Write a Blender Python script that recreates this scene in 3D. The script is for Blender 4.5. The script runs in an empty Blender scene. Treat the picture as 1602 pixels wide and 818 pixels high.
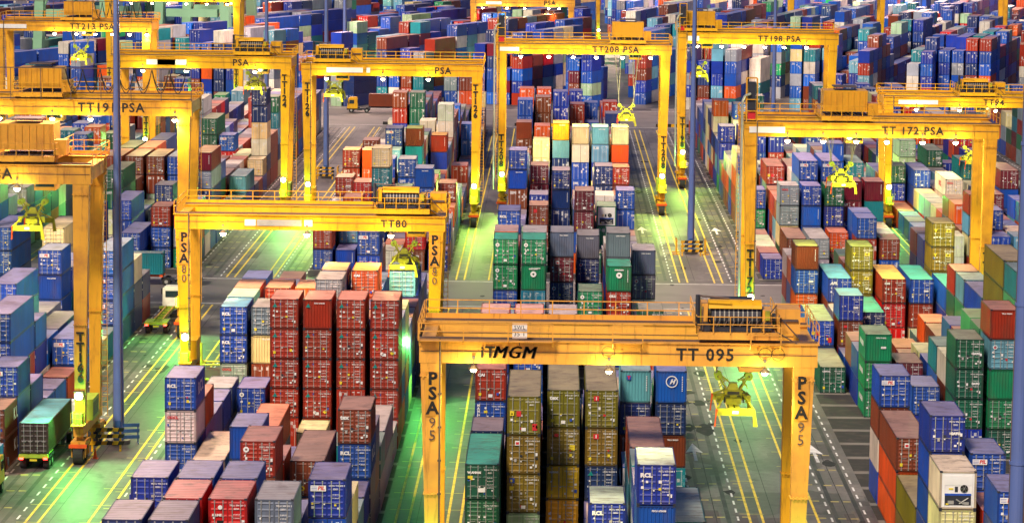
import bpy, math, random
import numpy as np
from mathutils import Matrix, Vector
random.seed(7); np.random.seed(7)
D=bpy.data; SC=bpy.context.scene; COL=SC.collection
# ---------------------------------------------------------------- camera, sky, sun, exposure
CAMH=49.5
cam=D.cameras.new('camera'); cam.lens=4750/1602*36; cam.sensor_width=36; cam.clip_start=5; cam.clip_end=6000
camo=D.objects.new('camera',cam); COL.objects.link(camo)
Mw=Matrix(((0.99983286,0.01503432,0.01040286),(-0.01222292,0.12653889,0.99188634),(0.01359597,-0.99184771,0.1267015)))
camo.matrix_world=Matrix.Translation((0,0,CAMH))@Mw.transposed().to_4x4()
SC.camera=camo
SC.view_settings.view_transform='Standard'; SC.view_settings.look='None'
SC.view_settings.exposure=0.75; SC.view_settings.gamma=1.0
w=D.worlds.new('World'); SC.world=w; w.use_nodes=True
nt=w.node_tree; bg=nt.nodes['Background']
sky=nt.nodes.new('ShaderNodeTexSky'); sky.sky_type='NISHITA'; sky.sun_disc=False
SUN_EL,SUN_AZ=math.radians(46),math.radians(205)   # azimuth the light comes from, clockwise from +Y
sky.sun_elevation=math.radians(3); sky.sun_rotation=SUN_AZ; sky.air_density=1.0; sky.ozone_density=4.0
tint=nt.nodes.new('ShaderNodeMix'); tint.data_type='RGBA'; tint.blend_type='MULTIPLY'; tint.inputs[0].default_value=1; tint.inputs[7].default_value=(.80,.82,1.15,1)
nt.links.new(sky.outputs[0],tint.inputs[6]); nt.links.new(tint.outputs[2],bg.inputs[0]); bg.inputs[1].default_value=0.12
def sun(name,az,el,strength,color,angle):
    l=D.lights.new(name,'SUN'); l.energy=strength; l.color=color; l.angle=math.radians(angle)
    o=D.objects.new(name,l); COL.objects.link(o)
    d=Vector((math.sin(az)*math.cos(el),math.cos(az)*math.cos(el),math.sin(el)))
    o.rotation_euler=d.to_track_quat('Z','Y').to_euler(); return o
sun('sun_lamp',SUN_AZ,SUN_EL,2.5,(1.0,0.84,0.66),10)
SC.cycles.use_adaptive_sampling=True; SC.cycles.adaptive_threshold=0.02
SC.cycles.max_bounces=4; SC.cycles.diffuse_bounces=2; SC.cycles.glossy_bounces=2
SC.cycles.sample_clamp_indirect=4; SC.cycles.caustics_reflective=False; SC.cycles.caustics_refractive=False
SC.cycles.use_denoising=True
# ---------------------------------------------------------------- materials
def nodes(name):
    m=D.materials.new(name); m.use_nodes=True; n=m.node_tree.nodes; l=m.node_tree.links
    return m,n,l,n['Principled BSDF']
def flat(name,c,rough=.5,metal=0,noise=.25,scale=1.5,dirt=None,emit=None,es=0,spec=.5,streak=0):
    m,n,l,p=nodes(name)
    p.inputs['Roughness'].default_value=rough; p.inputs['Metallic'].default_value=metal
    p.inputs['Specular IOR Level'].default_value=spec
    if emit: p.inputs['Emission Color'].default_value=(*emit,1); p.inputs['Emission Strength'].default_value=es
    tc=n.new('ShaderNodeTexCoord'); nz=n.new('ShaderNodeTexNoise'); nz.inputs['Scale'].default_value=scale; nz.inputs['Detail'].default_value=6
    l.new(tc.outputs['Object'],nz.inputs['Vector'])
    mx=n.new('ShaderNodeMix'); mx.data_type='RGBA'
    mx.inputs[6].default_value=(*c,1); d=dirt or tuple(x*.45 for x in c); mx.inputs[7].default_value=(*d,1)
    rp=n.new('ShaderNodeValToRGB'); rp.color_ramp.elements[0].position=.48; rp.color_ramp.elements[1].position=.75
    rp.color_ramp.elements[1].color=(noise*2,)*3+(1,)
    l.new(nz.outputs[0],rp.inputs[0]); l.new(rp.outputs[0],mx.inputs[0]); l.new(mx.outputs[2],p.inputs['Base Color'])
    if streak:
        mp=n.new('ShaderNodeVectorMath'); mp.operation='MULTIPLY'; mp.inputs[1].default_value=(2.6,2.6,.22); l.new(tc.outputs['Object'],mp.inputs[0])
        a=n.new('ShaderNodeTexNoise'); a.inputs['Scale'].default_value=1.0; a.inputs['Detail'].default_value=8; a.inputs['Roughness'].default_value=.72; l.new(mp.outputs[0],a.inputs['Vector'])
        r2=n.new('ShaderNodeValToRGB'); r2.color_ramp.elements[0].position=.54; r2.color_ramp.elements[1].position=.72; r2.color_ramp.elements[1].color=(streak,)*3+(1,); l.new(a.outputs[0],r2.inputs[0])
        m2=n.new('ShaderNodeMix'); m2.data_type='RGBA'; l.new(r2.outputs[0],m2.inputs[0]); l.new(mx.outputs[2],m2.inputs[6]); m2.inputs[7].default_value=(.16,.06,.02,1); l.new(m2.outputs[2],p.inputs['Base Color'])
        bp=n.new('ShaderNodeBump'); bp.inputs['Strength'].default_value=.25; bp.inputs['Distance'].default_value=.03; l.new(a.outputs[0],bp.inputs['Height']); l.new(bp.outputs[0],p.inputs['Normal'])
    return m
def color_chain(n,l,p,src,dirt=.5,sc=.9,tint=True):
    """base colour src (socket) + fading, grime and rust with shapes of their own"""
    geo=n.new('ShaderNodeNewGeometry')
    mp=n.new('ShaderNodeVectorMath'); mp.operation='MULTIPLY'; mp.inputs[1].default_value=(1,1,.35)
    l.new(geo.outputs['Position'],mp.inputs[0])
    a=n.new('ShaderNodeTexNoise'); a.inputs['Scale'].default_value=sc; a.inputs['Detail'].default_value=7; a.inputs['Roughness'].default_value=.65
    l.new(mp.outputs[0],a.inputs['Vector'])
    r=n.new('ShaderNodeValToRGB'); r.color_ramp.elements[0].position=.5; r.color_ramp.elements[1].position=.74; r.color_ramp.elements[1].color=(dirt,dirt,dirt,1)
    l.new(a.outputs[0],r.inputs[0])
    m=n.new('ShaderNodeMix'); m.data_type='RGBA'; l.new(r.outputs[0],m.inputs[0]); l.new(src,m.inputs[6]); m.inputs[7].default_value=(.09,.055,.035,1)
    b=n.new('ShaderNodeTexNoise'); b.inputs['Scale'].default_value=.35; b.inputs['Detail'].default_value=3
    l.new(geo.outputs['Position'],b.inputs['Vector'])
    rb=n.new('ShaderNodeMapRange'); rb.inputs[1].default_value=.3; rb.inputs[2].default_value=.7; rb.inputs[3].default_value=.82; rb.inputs[4].default_value=1.18
    l.new(b.outputs[0],rb.inputs[0])
    h=n.new('ShaderNodeHueSaturation'); l.new(rb.outputs[0],h.inputs['Value']); l.new(m.outputs[2],h.inputs['Color'])
    l.new(h.outputs[0],p.inputs['Base Color'])
    return h
def paint(name,rough=.45,dirt=.5):
    m,n,l,p=nodes(name); p.inputs['Roughness'].default_value=rough
    oi=n.new('ShaderNodeObjectInfo'); color_chain(n,l,p,oi.outputs['Color'],dirt); return m
M={}
M['paint']=paint('container_paint',.5,.45)
M['roofp']=paint('container_roof_paint',.42,.8)
def streaks(m):
    n=m.node_tree.nodes; l=m.node_tree.links; p=n['Principled BSDF']; src=p.inputs['Base Color'].links[0].from_socket
    geo=n.new('ShaderNodeNewGeometry'); mp=n.new('ShaderNodeVectorMath'); mp.operation='MULTIPLY'; mp.inputs[1].default_value=(.35,3.2,1); l.new(geo.outputs['Position'],mp.inputs[0])
    a=n.new('ShaderNodeTexNoise'); a.inputs['Scale'].default_value=1.0; a.inputs['Detail'].default_value=8; a.inputs['Roughness'].default_value=.7; a.inputs['Distortion'].default_value=.6; l.new(mp.outputs[0],a.inputs['Vector'])
    r=n.new('ShaderNodeValToRGB'); r.color_ramp.elements[0].position=.53; r.color_ramp.elements[1].position=.66; r.color_ramp.elements[1].color=(.65,.65,.65,1); l.new(a.outputs[0],r.inputs[0])
    m=n.new('ShaderNodeMix'); m.data_type='RGBA'; l.new(r.outputs[0],m.inputs[0]); l.new(src,m.inputs[6]); m.inputs[7].default_value=(.13,.075,.05,1); l.new(m.outputs[2],p.inputs['Base Color'])
streaks(M['roofp'])
M['seal']=flat('door_seal',(.015,.015,.016),.8)
M['rod']=flat('galvanised_rod',(.40,.41,.38),.45,.3)
M['board']=flat('sign_board_face',(.42,.40,.38),.6,noise=.3)
M['white']=flat('white_paint',(.8,.8,.78),.5,noise=.08)
M['redmark']=flat('red_marking',(.6,.02,.03),.5,noise=.05)
M['bluemark']=flat('blue_marking',(.02,.08,.45),.5,noise=.05)
M['greenmark']=flat('teal_marking',(.0,.22,.2),.5,noise=.05)
M['yellowmark']=flat('yellow_marking',(.75,.6,.03),.5,noise=.05)
M['black']=flat('black_paint',(.012,.012,.012),.5)
M['crane']=flat('crane_yellow_paint',(.74,.36,.018),.42,noise=.34,scale=.6,dirt=(.36,.13,.02),streak=.75)
M['crane1']=flat('pale_amber_crane_paint',(.80,.39,.055),.45,noise=.30,scale=.5,dirt=(.45,.20,.05),streak=.7)
M['crane2']=flat('fresh_crane_yellow_paint',(.76,.40,.008),.4,noise=.22,scale=.6,dirt=(.45,.20,.015),streak=.6)
M['crane3']=flat('weathered_crane_orange_paint',(.66,.32,.03),.5,noise=.4,scale=.5,dirt=(.28,.10,.03),streak=.85)
M['rail']=flat('crane_rail_steel',(.11,.08,.07),.6,.2,dirt=(.2,.08,.03))
M['dark']=flat('dark_machinery',(.03,.035,.05),.5,.2)
M['lime']=flat('spreader_yellow_paint',(.40,.40,.02),.5,noise=.5,scale=2,dirt=(.16,.18,.02))
M['tyre']=flat('tyre_rubber',(.02,.02,.02),.85)
M['orange']=flat('orange_bumper_paint',(.75,.09,.01),.5)
M['pole']=flat('pole_blue_paint',(.11,.17,.42),.5,noise=.2,scale=.5,dirt=(.09,.12,.22))
M['steelblue']=flat('barrier_blue_paint',(.03,.10,.30),.5)
M['stsgreen']=flat('quay_crane_green_paint',(.25,.50,.30),.5,noise=.2,scale=.2)
M['glass']=flat('cab_glass',(.02,.04,.05),.08,.0,noise=0)
M['cabwhite']=flat('truck_white_paint',(.75,.76,.7),.35,noise=.15)
M['chassis']=flat('chassis_lime_paint',(.35,.5,.04),.5,noise=.3)
M['lens']=flat('lamp_lens',(1,1,1),.3,noise=0,emit=(1,1,.55),es=40)
M['redlens']=flat('tail_lamp_lens',(.5,.01,.01),.3,noise=0,emit=(1,.03,.02),es=12)
M['concrete']=flat('concrete',(.21,.19,.165),.85,noise=.5,scale=.5,dirt=(.12,.11,.10))
M['cable']=flat('steel_cable',(.35,.35,.30),.5,.3)
M['blackcable']=flat('rubber_cable',(.01,.01,.012),.6)
# asphalt
m,n,l,p=nodes('asphalt'); M['asphalt']=m
geo=n.new('ShaderNodeNewGeometry')
a=n.new('ShaderNodeTexNoise'); a.inputs['Scale'].default_value=.09; a.inputs['Detail'].default_value=8; a.inputs['Roughness'].default_value=.6
mp=n.new('ShaderNodeVectorMath'); mp.operation='MULTIPLY'; mp.inputs[1].default_value=(2.2,.35,1); l.new(geo.outputs['Position'],mp.inputs[0]); l.new(mp.outputs[0],a.inputs['Vector'])
r=n.new('ShaderNodeValToRGB'); e=r.color_ramp.elements; e[0].position=.3; e[0].color=(.035,.034,.037,1); e[1].position=.72; e[1].color=(.14,.125,.12,1)
l.new(a.outputs[0],r.inputs[0])
b=n.new('ShaderNodeTexNoise'); b.inputs['Scale'].default_value=1.4; b.inputs['Detail'].default_value=9; b.inputs['Roughness'].default_value=.75; l.new(geo.outputs['Position'],b.inputs['Vector'])
mx=n.new('ShaderNodeMix'); mx.data_type='RGBA'; mx.blend_type='OVERLAY'; mx.inputs[0].default_value=.7; l.new(r.outputs[0],mx.inputs[6]); l.new(b.outputs[0],mx.inputs[7])
vo=n.new('ShaderNodeTexVoronoi'); vo.feature='F1'; vo.distance='CHEBYCHEV'; vo.inputs['Scale'].default_value=.11; vo.inputs['Randomness'].default_value=.9; l.new(geo.outputs['Position'],vo.inputs['Vector'])
hs=n.new('ShaderNodeHueSaturation'); l.new(mx.outputs[2],hs.inputs['Color']); mr=n.new('ShaderNodeMapRange'); mr.inputs[3].default_value=.6; mr.inputs[4].default_value=1.6
sp=n.new('ShaderNodeSeparateColor'); l.new(vo.outputs['Color'],sp.inputs[0]); l.new(sp.outputs[0],mr.inputs[0]); l.new(mr.outputs[0],hs.inputs['Value'])
oil=n.new('ShaderNodeTexNoise'); oil.inputs['Scale'].default_value=.45; oil.inputs['Detail'].default_value=5; oil.inputs['Roughness'].default_value=.6; l.new(geo.outputs['Position'],oil.inputs['Vector'])
orr=n.new('ShaderNodeValToRGB'); orr.color_ramp.elements[0].position=.58; orr.color_ramp.elements[1].position=.68; orr.color_ramp.elements[1].color=(.7,.7,.7,1); l.new(oil.outputs[0],orr.inputs[0])
om=n.new('ShaderNodeMix'); om.data_type='RGBA'; l.new(orr.outputs[0],om.inputs[0]); l.new(hs.outputs[0],om.inputs[6]); om.inputs[7].default_value=(.022,.021,.02,1)
l.new(om.outputs[2],p.inputs['Base Color']); p.inputs['Roughness'].default_value=.55
bp=n.new('ShaderNodeBump'); bp.inputs['Strength'].default_value=.3; bp.inputs['Distance'].default_value=.05; l.new(b.outputs[0],bp.inputs['Height']); l.new(bp.outputs[0],p.inputs['Normal'])
# worn line paint
def lineP(name,c):
    m,n,l,p=nodes(name); geo=n.new('ShaderNodeNewGeometry'); a=n.new('ShaderNodeTexNoise'); a.inputs['Scale'].default_value=1.3; a.inputs['Detail'].default_value=8
    l.new(geo.outputs['Position'],a.inputs['Vector']); r=n.new('ShaderNodeValToRGB'); r.color_ramp.elements[0].position=.45; r.color_ramp.elements[1].position=.75
    r.color_ramp.elements[0].color=(*c,1); r.color_ramp.elements[1].color=(c[0]*.4+.03,c[1]*.4+.03,c[2]*.4+.03,1); l.new(a.outputs[0],r.inputs[0]); l.new(r.outputs[0],p.inputs['Base Color']); p.inputs['Roughness'].default_value=.6
    return m
M['ly']=lineP('yellow_line_paint',(.85,.62,.05)); M['lw']=lineP('white_line_paint',(.8,.8,.78)); M['lyd']=lineP('faded_yellow_line_paint',(.5,.42,.12))
# block (massed) containers: colour from attribute, door rods and marks from the face's own UV
def mass(name,kind):
    m,n,l,p=nodes(name); p.inputs['Roughness'].default_value=.42
    at=n.new('ShaderNodeAttribute'); at.attribute_name='Col'; src=at.outputs['Color']
    uv=n.new('ShaderNodeUVMap'); sx=n.new('ShaderNodeSeparateXYZ'); l.new(uv.outputs[0],sx.inputs[0])
    def math_(op,a,b=None,c=None):
        q=n.new('ShaderNodeMath'); q.operation=op
        for i,v in enumerate((a,b,c)):
            if v is None: continue
            if isinstance(v,(int,float)): q.inputs[i].default_value=v
            else: l.new(v,q.inputs[i])
        return q.outputs[0]
    def mixc(f,a,bc):
        q=n.new('ShaderNodeMix'); q.data_type='RGBA'; l.new(f,q.inputs[0]); l.new(a,q.inputs[6]); q.inputs[7].default_value=(*bc,1); return q.outputs[2]
    u,v=sx.outputs[0],sx.outputs[1]
    if kind=='door':
        fr=math_('ABSOLUTE',math_('SUBTRACT',math_('FRACT',math_('MULTIPLY',u,4.0)),.5))
        rod=math_('LESS_THAN',fr,.055)
        inner=math_('MULTIPLY',math_('GREATER_THAN',v,.04),math_('LESS_THAN',v,.95))
        src=mixc(math_('MULTIPLY',math_('MULTIPLY',rod,inner),.55),src,(.5,.5,.48))
        cen=math_('LESS_THAN',math_('ABSOLUTE',math_('SUBTRACT',u,.5)),.012); src=mixc(math_('MULTIPLY',cen,.9),src,(.01,.01,.01))
        vo=n.new('ShaderNodeTexWhiteNoise'); vo.noise_dimensions='3D'
        cv=n.new('ShaderNodeVectorMath'); cv.operation='FLOOR'; sc_=n.new('ShaderNodeVectorMath'); sc_.operation='MULTIPLY'; sc_.inputs[1].default_value=(11,9,1)
        l.new(uv.outputs[0],sc_.inputs[0]); l.new(sc_.outputs[0],cv.inputs[0])
        ad=n.new('ShaderNodeVectorMath'); ad.operation='ADD'; l.new(cv.outputs[0],ad.inputs[0])
        l.new(at.outputs['Color'],ad.inputs[1]); l.new(ad.outputs[0],vo.inputs[0])
        mk=math_('GREATER_THAN',vo.outputs[0],.84)
        zone=math_('MULTIPLY',math_('GREATER_THAN',u,.55),math_('MULTIPLY',math_('GREATER_THAN',v,.40),math_('LESS_THAN',v,.92)))
        src=mixc(math_('MULTIPLY',math_('MULTIPLY',mk,zone),.8),src,(.7,.7,.68))
        z2=math_('MULTIPLY',math_('MULTIPLY',math_('GREATER_THAN',u,.09),math_('LESS_THAN',u,.42)),math_('MULTIPLY',math_('GREATER_THAN',v,.74),math_('LESS_THAN',v,.9)))
        src=mixc(math_('MULTIPLY',math_('MULTIPLY',math_('GREATER_THAN',vo.outputs[0],.55),z2),.7),src,(.7,.7,.68))
    h=color_chain(n,l,p,src,.4 if kind!='roof' else .7)
    if kind in('wall','side'):
        q=math_('PINGPONG',math_('MULTIPLY',u,9 if kind=='wall' else 22),.5)
        bp=n.new('ShaderNodeBump'); bp.inputs['Distance'].default_value=.08; bp.inputs['Strength'].default_value=1; l.new(math_('MINIMUM',math_('MAXIMUM',q,.15),.35),bp.inputs['Height']); l.new(bp.outputs[0],p.inputs['Normal'])
    return m
M['mdoor']=mass('massed_door','door'); M['mwall']=mass('massed_end_wall','wall'); M['mside']=mass('massed_side','side'); M['mroof']=mass('massed_roof','roof')
# ---------------------------------------------------------------- mesh helpers
class MB:
    def __init__(s): s.v=[]; s.f=[]; s.mi=[]; s.mats=[]; s.cur=0
    def mat(s,m):
        m=M[m] if isinstance(m,str) else m
        if m not in s.mats: s.mats.append(m)
        s.cur=s.mats.index(m); return s
    def poly(s,pts,faces):
        b=len(s.v); s.v+= [tuple(p) for p in pts]
        for f in faces: s.f.append(tuple(b+i for i in f)); s.mi.append(s.cur)
    def box(s,x0,y0,z0,x1,y1,z1):
        s.hexa([(x0,y0,z0),(x1,y0,z0),(x1,y1,z0),(x0,y1,z0)],[(x0,y0,z1),(x1,y0,z1),(x1,y1,z1),(x0,y1,z1)])
    def hexa(s,bot,top):
        s.poly(list(bot)+list(top),[(3,2,1,0),(4,5,6,7),(0,1,5,4),(1,2,6,5),(2,3,7,6),(3,0,4,7)])
    def bar(s,a,b,r,n=6,r2=None):
        a=Vector(a); b=Vector(b); d=(b-a)
        if d.length<1e-6: return
        z=d.normalized(); x=z.orthogonal().normalized(); y=z.cross(x); r2=r if r2 is None else r2
        P=[]
        for c,rr in((a,r),(b,r2)):
            for i in range(n):
                t=2*math.pi*i/n; P.append(c+x*math.cos(t)*rr+y*math.sin(t)*rr)
        F=[(i,(i+1)%n,n+(i+1)%n,n+i) for i in range(n)]+[tuple(range(n))[::-1],tuple(range(n,2*n))]
        s.poly(P,F)
    def beam(s,a,b,wd,ht):
        """square bar between a and b: wd across, ht vertical-ish"""
        a=Vector(a); b=Vector(b); z=(b-a).normalized(); up=Vector((0,0,1)) if abs(z.z)<.95 else Vector((0,1,0))
        x=z.cross(up).normalized(); y=x.cross(z)
        P=[]
        for c in(a,b):
            for i,j in((-1,-1),(1,-1),(1,1),(-1,1)): P.append(c+x*i*wd/2+y*j*ht/2)
        s.poly(P,[(3,2,1,0),(4,5,6,7),(0,1,5,4),(1,2,6,5),(2,3,7,6),(3,0,4,7)])
    def tube(s,pts,r,n=5):
        for a,b in zip(pts,pts[1:]): s.bar(a,b,r,n)
    def ball(s,c,r,nu=10,nv=6):
        P=[];F=[]
        for j in range(nv+1):
            ph=math.pi*j/nv
            for i in range(nu):
                t=2*math.pi*i/nu; P.append((c[0]+r*math.sin(ph)*math.cos(t),c[1]+r*math.sin(ph)*math.sin(t),c[2]+r*math.cos(ph)))
        for j in range(nv):
            for i in range(nu): F.append((j*nu+i,(j+1)*nu+i,(j+1)*nu+(i+1)%nu,j*nu+(i+1)%nu))
        s.poly(P,F)
    def mesh(s,name):
        me=D.meshes.new(name); me.from_pydata(s.v,[],s.f)
        for m in s.mats: me.materials.append(m)
        if len(s.mats)>1: me.polygons.foreach_set('material_index',s.mi)
        me.update(); return me
    def build(s,name,parent=None,loc=None):
        return link(s.mesh(name),name,parent,loc)
def link(me,name,parent=None,loc=None):
    o=D.objects.new(name,me); COL.objects.link(o)
    if parent: o.parent=parent
    if loc: o.location=loc
    return o
def empty(name,loc=(0,0,0),rz=0,label=None,cat=None,group=None,kind=None):
    o=D.objects.new(name,None); COL.objects.link(o); o.location=loc; o.rotation_euler=(0,0,rz); o.empty_display_size=.5
    tag(o,label,cat,group,kind); return o
def tag(o,label=None,cat=None,group=None,kind=None):
    if label:o['label']=label
    if cat:o['category']=cat
    if group:o['group']=group
    if kind:o['kind']=kind
    return o
_tx={}
def text_mesh(s,size,mat,align='LEFT',bold=0.0,shear=0,spacing=1.0,ext=0.0,xs=1.0):
    k=(s,size,mat,align,bold,shear,spacing,ext,xs)
    if k in _tx: return _tx[k]
    c=D.curves.new('t','FONT'); c.body=s; c.size=size; c.align_x=align; c.align_y='CENTER'; c.offset=bold; c.shear=shear; c.space_character=spacing; c.resolution_u=2; c.extrude=ext
    o=D.objects.new('t',c); COL.objects.link(o)
    dg=bpy.context.evaluated_depsgraph_get(); dg.update()
    me=D.meshes.new_from_object(o.evaluated_get(dg)); D.objects.remove(o); D.curves.remove(c)
    me.materials.clear(); me.materials.append(M[mat]); me.name='lettering'
    if xs!=1: me.transform(Matrix.Diagonal((xs,1,1,1)))
    _tx[k]=me; return me
FRONT=Matrix.Rotation(math.pi/2,4,'X')          # text facing -Y
def mesh_text(mb,s,size,mat,x,y,z,**kw):
    """append lettering facing -Y at x,y,z to a mesh builder"""
    me=text_mesh(s,size,mat,**kw); mb.mat(mat)
    R=Matrix.Translation((x,y,z))@FRONT
    mb.poly([R@v.co for v in me.vertices],[tuple(p.vertices) for p in me.polygons])
def mesh_text_side(mb,s,size,mat,x,y,z,sgn,**kw):
    me=text_mesh(s,size,mat,**kw); mb.mat(mat)
    R=Matrix.Translation((x,y,z))@Matrix.Rotation(math.pi/2*sgn,4,'Z')@FRONT
    mb.poly([R@v.co for v in me.vertices],[tuple(p.vertices) for p in me.polygons])

# ---------------------------------------------------------------- ground and markings
g=MB().mat('asphalt'); g.poly([(-1500,-200,0),(1500,-200,0),(1500,5000,0),(-1500,5000,0)],[(0,1,2,3)])
tag(g.build('ground'),kind='structure')
def sheet(mb,x0,y0,x1,y1,z): mb.poly([(x0,y0,z),(x1,y0,z),(x1,y1,z),(x0,y1,z)],[(0,1,2,3)])
BX=dict(C=-6.09,R1=25.94,L1=-30.13,L2=-61.95,R2=48.85,L3=-86.3,R3=81.1)
PATH=dict(C=(-7.4,16.0),R1=(20.3,43.7),L1=(-34.8,-11.4),L2=(-63.0,-39.6),R2=(47.7,71.1),L3=(-90.4,-67.0),R3=(75.4,98.8))
LANE=dict(C=(11.2,14.6),R1=(21.9,24.7),L1=(-33.9,-30.6),L2=(-44.6,-40.9),R2=(66.1,69.8),L3=(-89.4,-87.0),R3=(76.6,80))
# concrete beams that carry the container corners, with gravel between
cb=MB().mat('concrete'); gv=MB().mat(flat('dark_gravel',(.035,.033,.03),.9,noise=.5,scale=.8,dirt=(.07,.06,.05)))
for nm,x0 in BX.items():
    for (ya,yb) in((180,342),(371,590)):
        y=ya
        ph={'C':(4.7,6.0),'R1':(4.0,2.5),'L1':(5.1,6.4),'L2':(5.4,6.1)}.get(nm,(0,.3))[0 if ya<300 else 1]
        sheet(gv,x0-.5,ya,x0+17.2,yb,.004)
        y=ya+((ph-ya)%6.5)
        while y<yb:
            sheet(cb,x0-.5,y-.75,x0+17.2,y+.35,.008); y+=6.5
tag(cb.build('concrete_strips'),kind='structure'); tag(gv.build('gravel_beds'),kind='structure')
# cross roads
cr=MB().mat(flat('worn_pavement',(.15,.135,.13),.6,noise=.4,scale=.15,dirt=(.08,.075,.075)))
sheet(cr,-200,345,200,368.5,.006); sheet(cr,-300,596,300,640,.006)
tag(cr.build('cross_road'),kind='structure')
yl=MB().mat('ly'); wl=MB().mat('lw'); fl=MB().mat('lyd')
for nm,(a,b) in PATH.items():
    for c in(a,b):
        for (ya,yb) in((120,345),(369,592)):
            for d in(-.5,.5): sheet(yl,c+d-.1,ya,c+d+.1,yb,.012)
            y=ya+3
            while y<yb:
                sheet(fl,c-1.2,y-.09,c+.75,y+.09,.010); y+=6.5
    la,lb=LANE[nm]
    for (ya,yb) in((120,344),(370,590)):
        y=ya
        while y<yb:
            for c in (la,lb): sheet(wl,c-.08,y,c+.08,y+1.5,.011)
            y+=3.0
        y=ya+8
        k=0
        while y<yb:
            xm=(la+lb)/2
            sheet(fl,xm-.9,y,xm-.25,y+.35,.011); sheet(fl,xm+.1,y,xm+.7,y+.35,.011)
            sheet(fl,lb+.35 if nm in('C',) else la-1.0,y+.2,(lb+1.0) if nm in('C',) else la-.4,y+.5,.011)
            y+=6.5;k+=1
    for y in (158,255,330,420,520): # direction arrows
        xm=(la+lb)/2-.5
        wl.poly([(xm-.14,y,.012),(xm+.14,y,.012),(xm+.14,y+4.2,.012),(xm+.75,y+3.6,.012),(xm,y+8.0,.012),(xm-.75,y+3.6,.012),(xm-.14,y+4.2,.012)],[(0,1,2,6),(2,3,4),(2,4,6),(6,4,5)])
# road crossing lines, hatch boxes
for y in (346,367.5,597,639): 
    sheet(wl,-150,y,150,y+.3,.012)
for x in np.arange(-60,90,6.0): sheet(wl,x,351,x+1.2,351.25,.012)
for k in range(6):
    sheet(yl,-27+k*.9,372+k*2,-26.7+k*.9,378+k*2,.012)
tag(yl.build('yellow_lane_marking'),kind='structure'); tag(wl.build('white_lane_marking'),kind='structure'); tag(fl.build('slot_marking'),kind='structure')
# slab joints, oil stains, patches
jt=MB().mat(flat('joint_sealant',(.018,.018,.018),.7)); rj=random.Random(3)
for nm,(a,b) in PATH.items():
    la,lb=LANE[nm]
    for (ya,yb) in((140,344),(371,592)):
        y=ya
        while y<yb: sheet(jt,min(la,a)-1 if nm in('R1','L1','L3','R3') else la-.6,y,lb+.6,y+.045,.0085); y+=6.5*rj.choice((2,3,4,5))
        sheet(jt,(la+lb)/2-.03,ya,(la+lb)/2+.03,yb,.0088)
for x in(-37.6,18.1,-9.6,45.8): 
    for d in(-.7,): sheet(jt,x+d,140,x+d+.05,344,.0086); sheet(jt,x+d,371,x+d+.05,592,.0086)
tag(jt.build('slab_joint_marking'),kind='structure')
os_=MB().mat(flat('oil_stain',(.014,.014,.015),.8,noise=.5,scale=1.5,dirt=(.05,.05,.05))); pc=MB().mat(flat('asphalt_patch',(.10,.092,.088),.75,noise=.5,scale=1.2,dirt=(.07,.065,.06)))
for k in range(420):
    nm=rj.choice(list(PATH)); la,lb=LANE[nm]; cx=rj.uniform(la-1,lb+2); cy=rj.uniform(200,590)
    if 343<cy<370 and rj.random()<.5: cx=rj.uniform(-70,70)
    if rj.random()<.65:
        n=9; r0=rj.uniform(.15,.8); st=rj.uniform(1,4); P=[(cx+r0*rj.uniform(.5,1.2)*math.cos(6.283*i/n),cy+st*r0*rj.uniform(.5,1.2)*math.sin(6.283*i/n),.0095+k*1e-6) for i in range(n)]; os_.poly(P,[tuple(range(n))])
    else:
        w_=rj.uniform(.6,1.8); l_=rj.uniform(1.5,7); sheet(pc,cx,cy,cx+w_,cy+l_,.0066+k*1e-6)
tag(os_.build('oil_stain_marking'),kind='structure'); tag(pc.build('asphalt_patch_marking'),kind='structure')
# skid marks
sk=MB().mat(flat('tyre_marks',(.03,.03,.032),.6,noise=.5,scale=.6,dirt=(.07,.07,.07)))
for nm,(la,lb) in LANE.items():
    for d in (-.95,.95):
        xm=(la+lb)/2+d
        sheet(sk,xm-.18,150,xm+.18,343,.007); sheet(sk,xm-.18,371,xm+.18,590,.007)
tag(sk.build('tyre_track_marking'),kind='structure')
# ---------------------------------------------------------------- palette
PAL=dict(nb=(.010,.035,.12),bl=(.012,.085,.32),vb=(.035,.055,.27),cb=(.01,.13,.44),lb=(.17,.33,.42),tl=(.01,.17,.20),gn=(.01,.20,.085),dg=(.012,.085,.05),
 lg=(.36,.50,.34),br=(.17,.05,.03),rb=(.28,.05,.032),**{'or':(.52,.12,.03)},rd=(.46,.025,.02),ma=(.12,.018,.03),ye=(.72,.42,.01),ol=(.17,.135,.03),wh=(.66,.62,.55),
 gy=(.30,.32,.36),dk=(.14,.16,.21),cr=(.68,.60,.36))
PAL['rg']=(.01,.2,.10); PAL['rw']=(.72,.68,.58)
def _sat(c):
    g=sum(c)/3; return tuple(max(.004,g+(v-g)*1.38)*.95 for v in c)
PAL={k:_sat(v) for k,v in PAL.items()}
CNAME=dict(nb='navy',bl='blue',vb='violet blue',cb='bright blue',lb='pale blue',tl='teal',gn='green',dg='dark green',lg='pale green',br='brown',rb='rust red',rd='red',ma='maroon',ye='yellow',ol='olive brown',wh='off white',gy='grey',dk='slate grey',cr='cream',rg='white fronted green',rw='white')
CNAME['or']='orange'
RNDN=['bl']*9+['nb']*6+['vb']*5+['br']*4+['rb']*6+['or']*3+['gy']*3+['tl']*2+['gn']*2+['dg']*2+['wh']*4+['cr']*4+['lb']*2+['ma']*2+['lg','cb','cb','rd']
RNDF=['bl']*13+['nb']*5+['vb']*8+['or','rb','wh','cr','rb']+['cb']*5+['br']*3+['rb']*3+['or']*1+['gy']*4+['tl']*2+['gn']*1+['lg']*1+['wh']*3+['lb']*3+['rd','ma']
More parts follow.
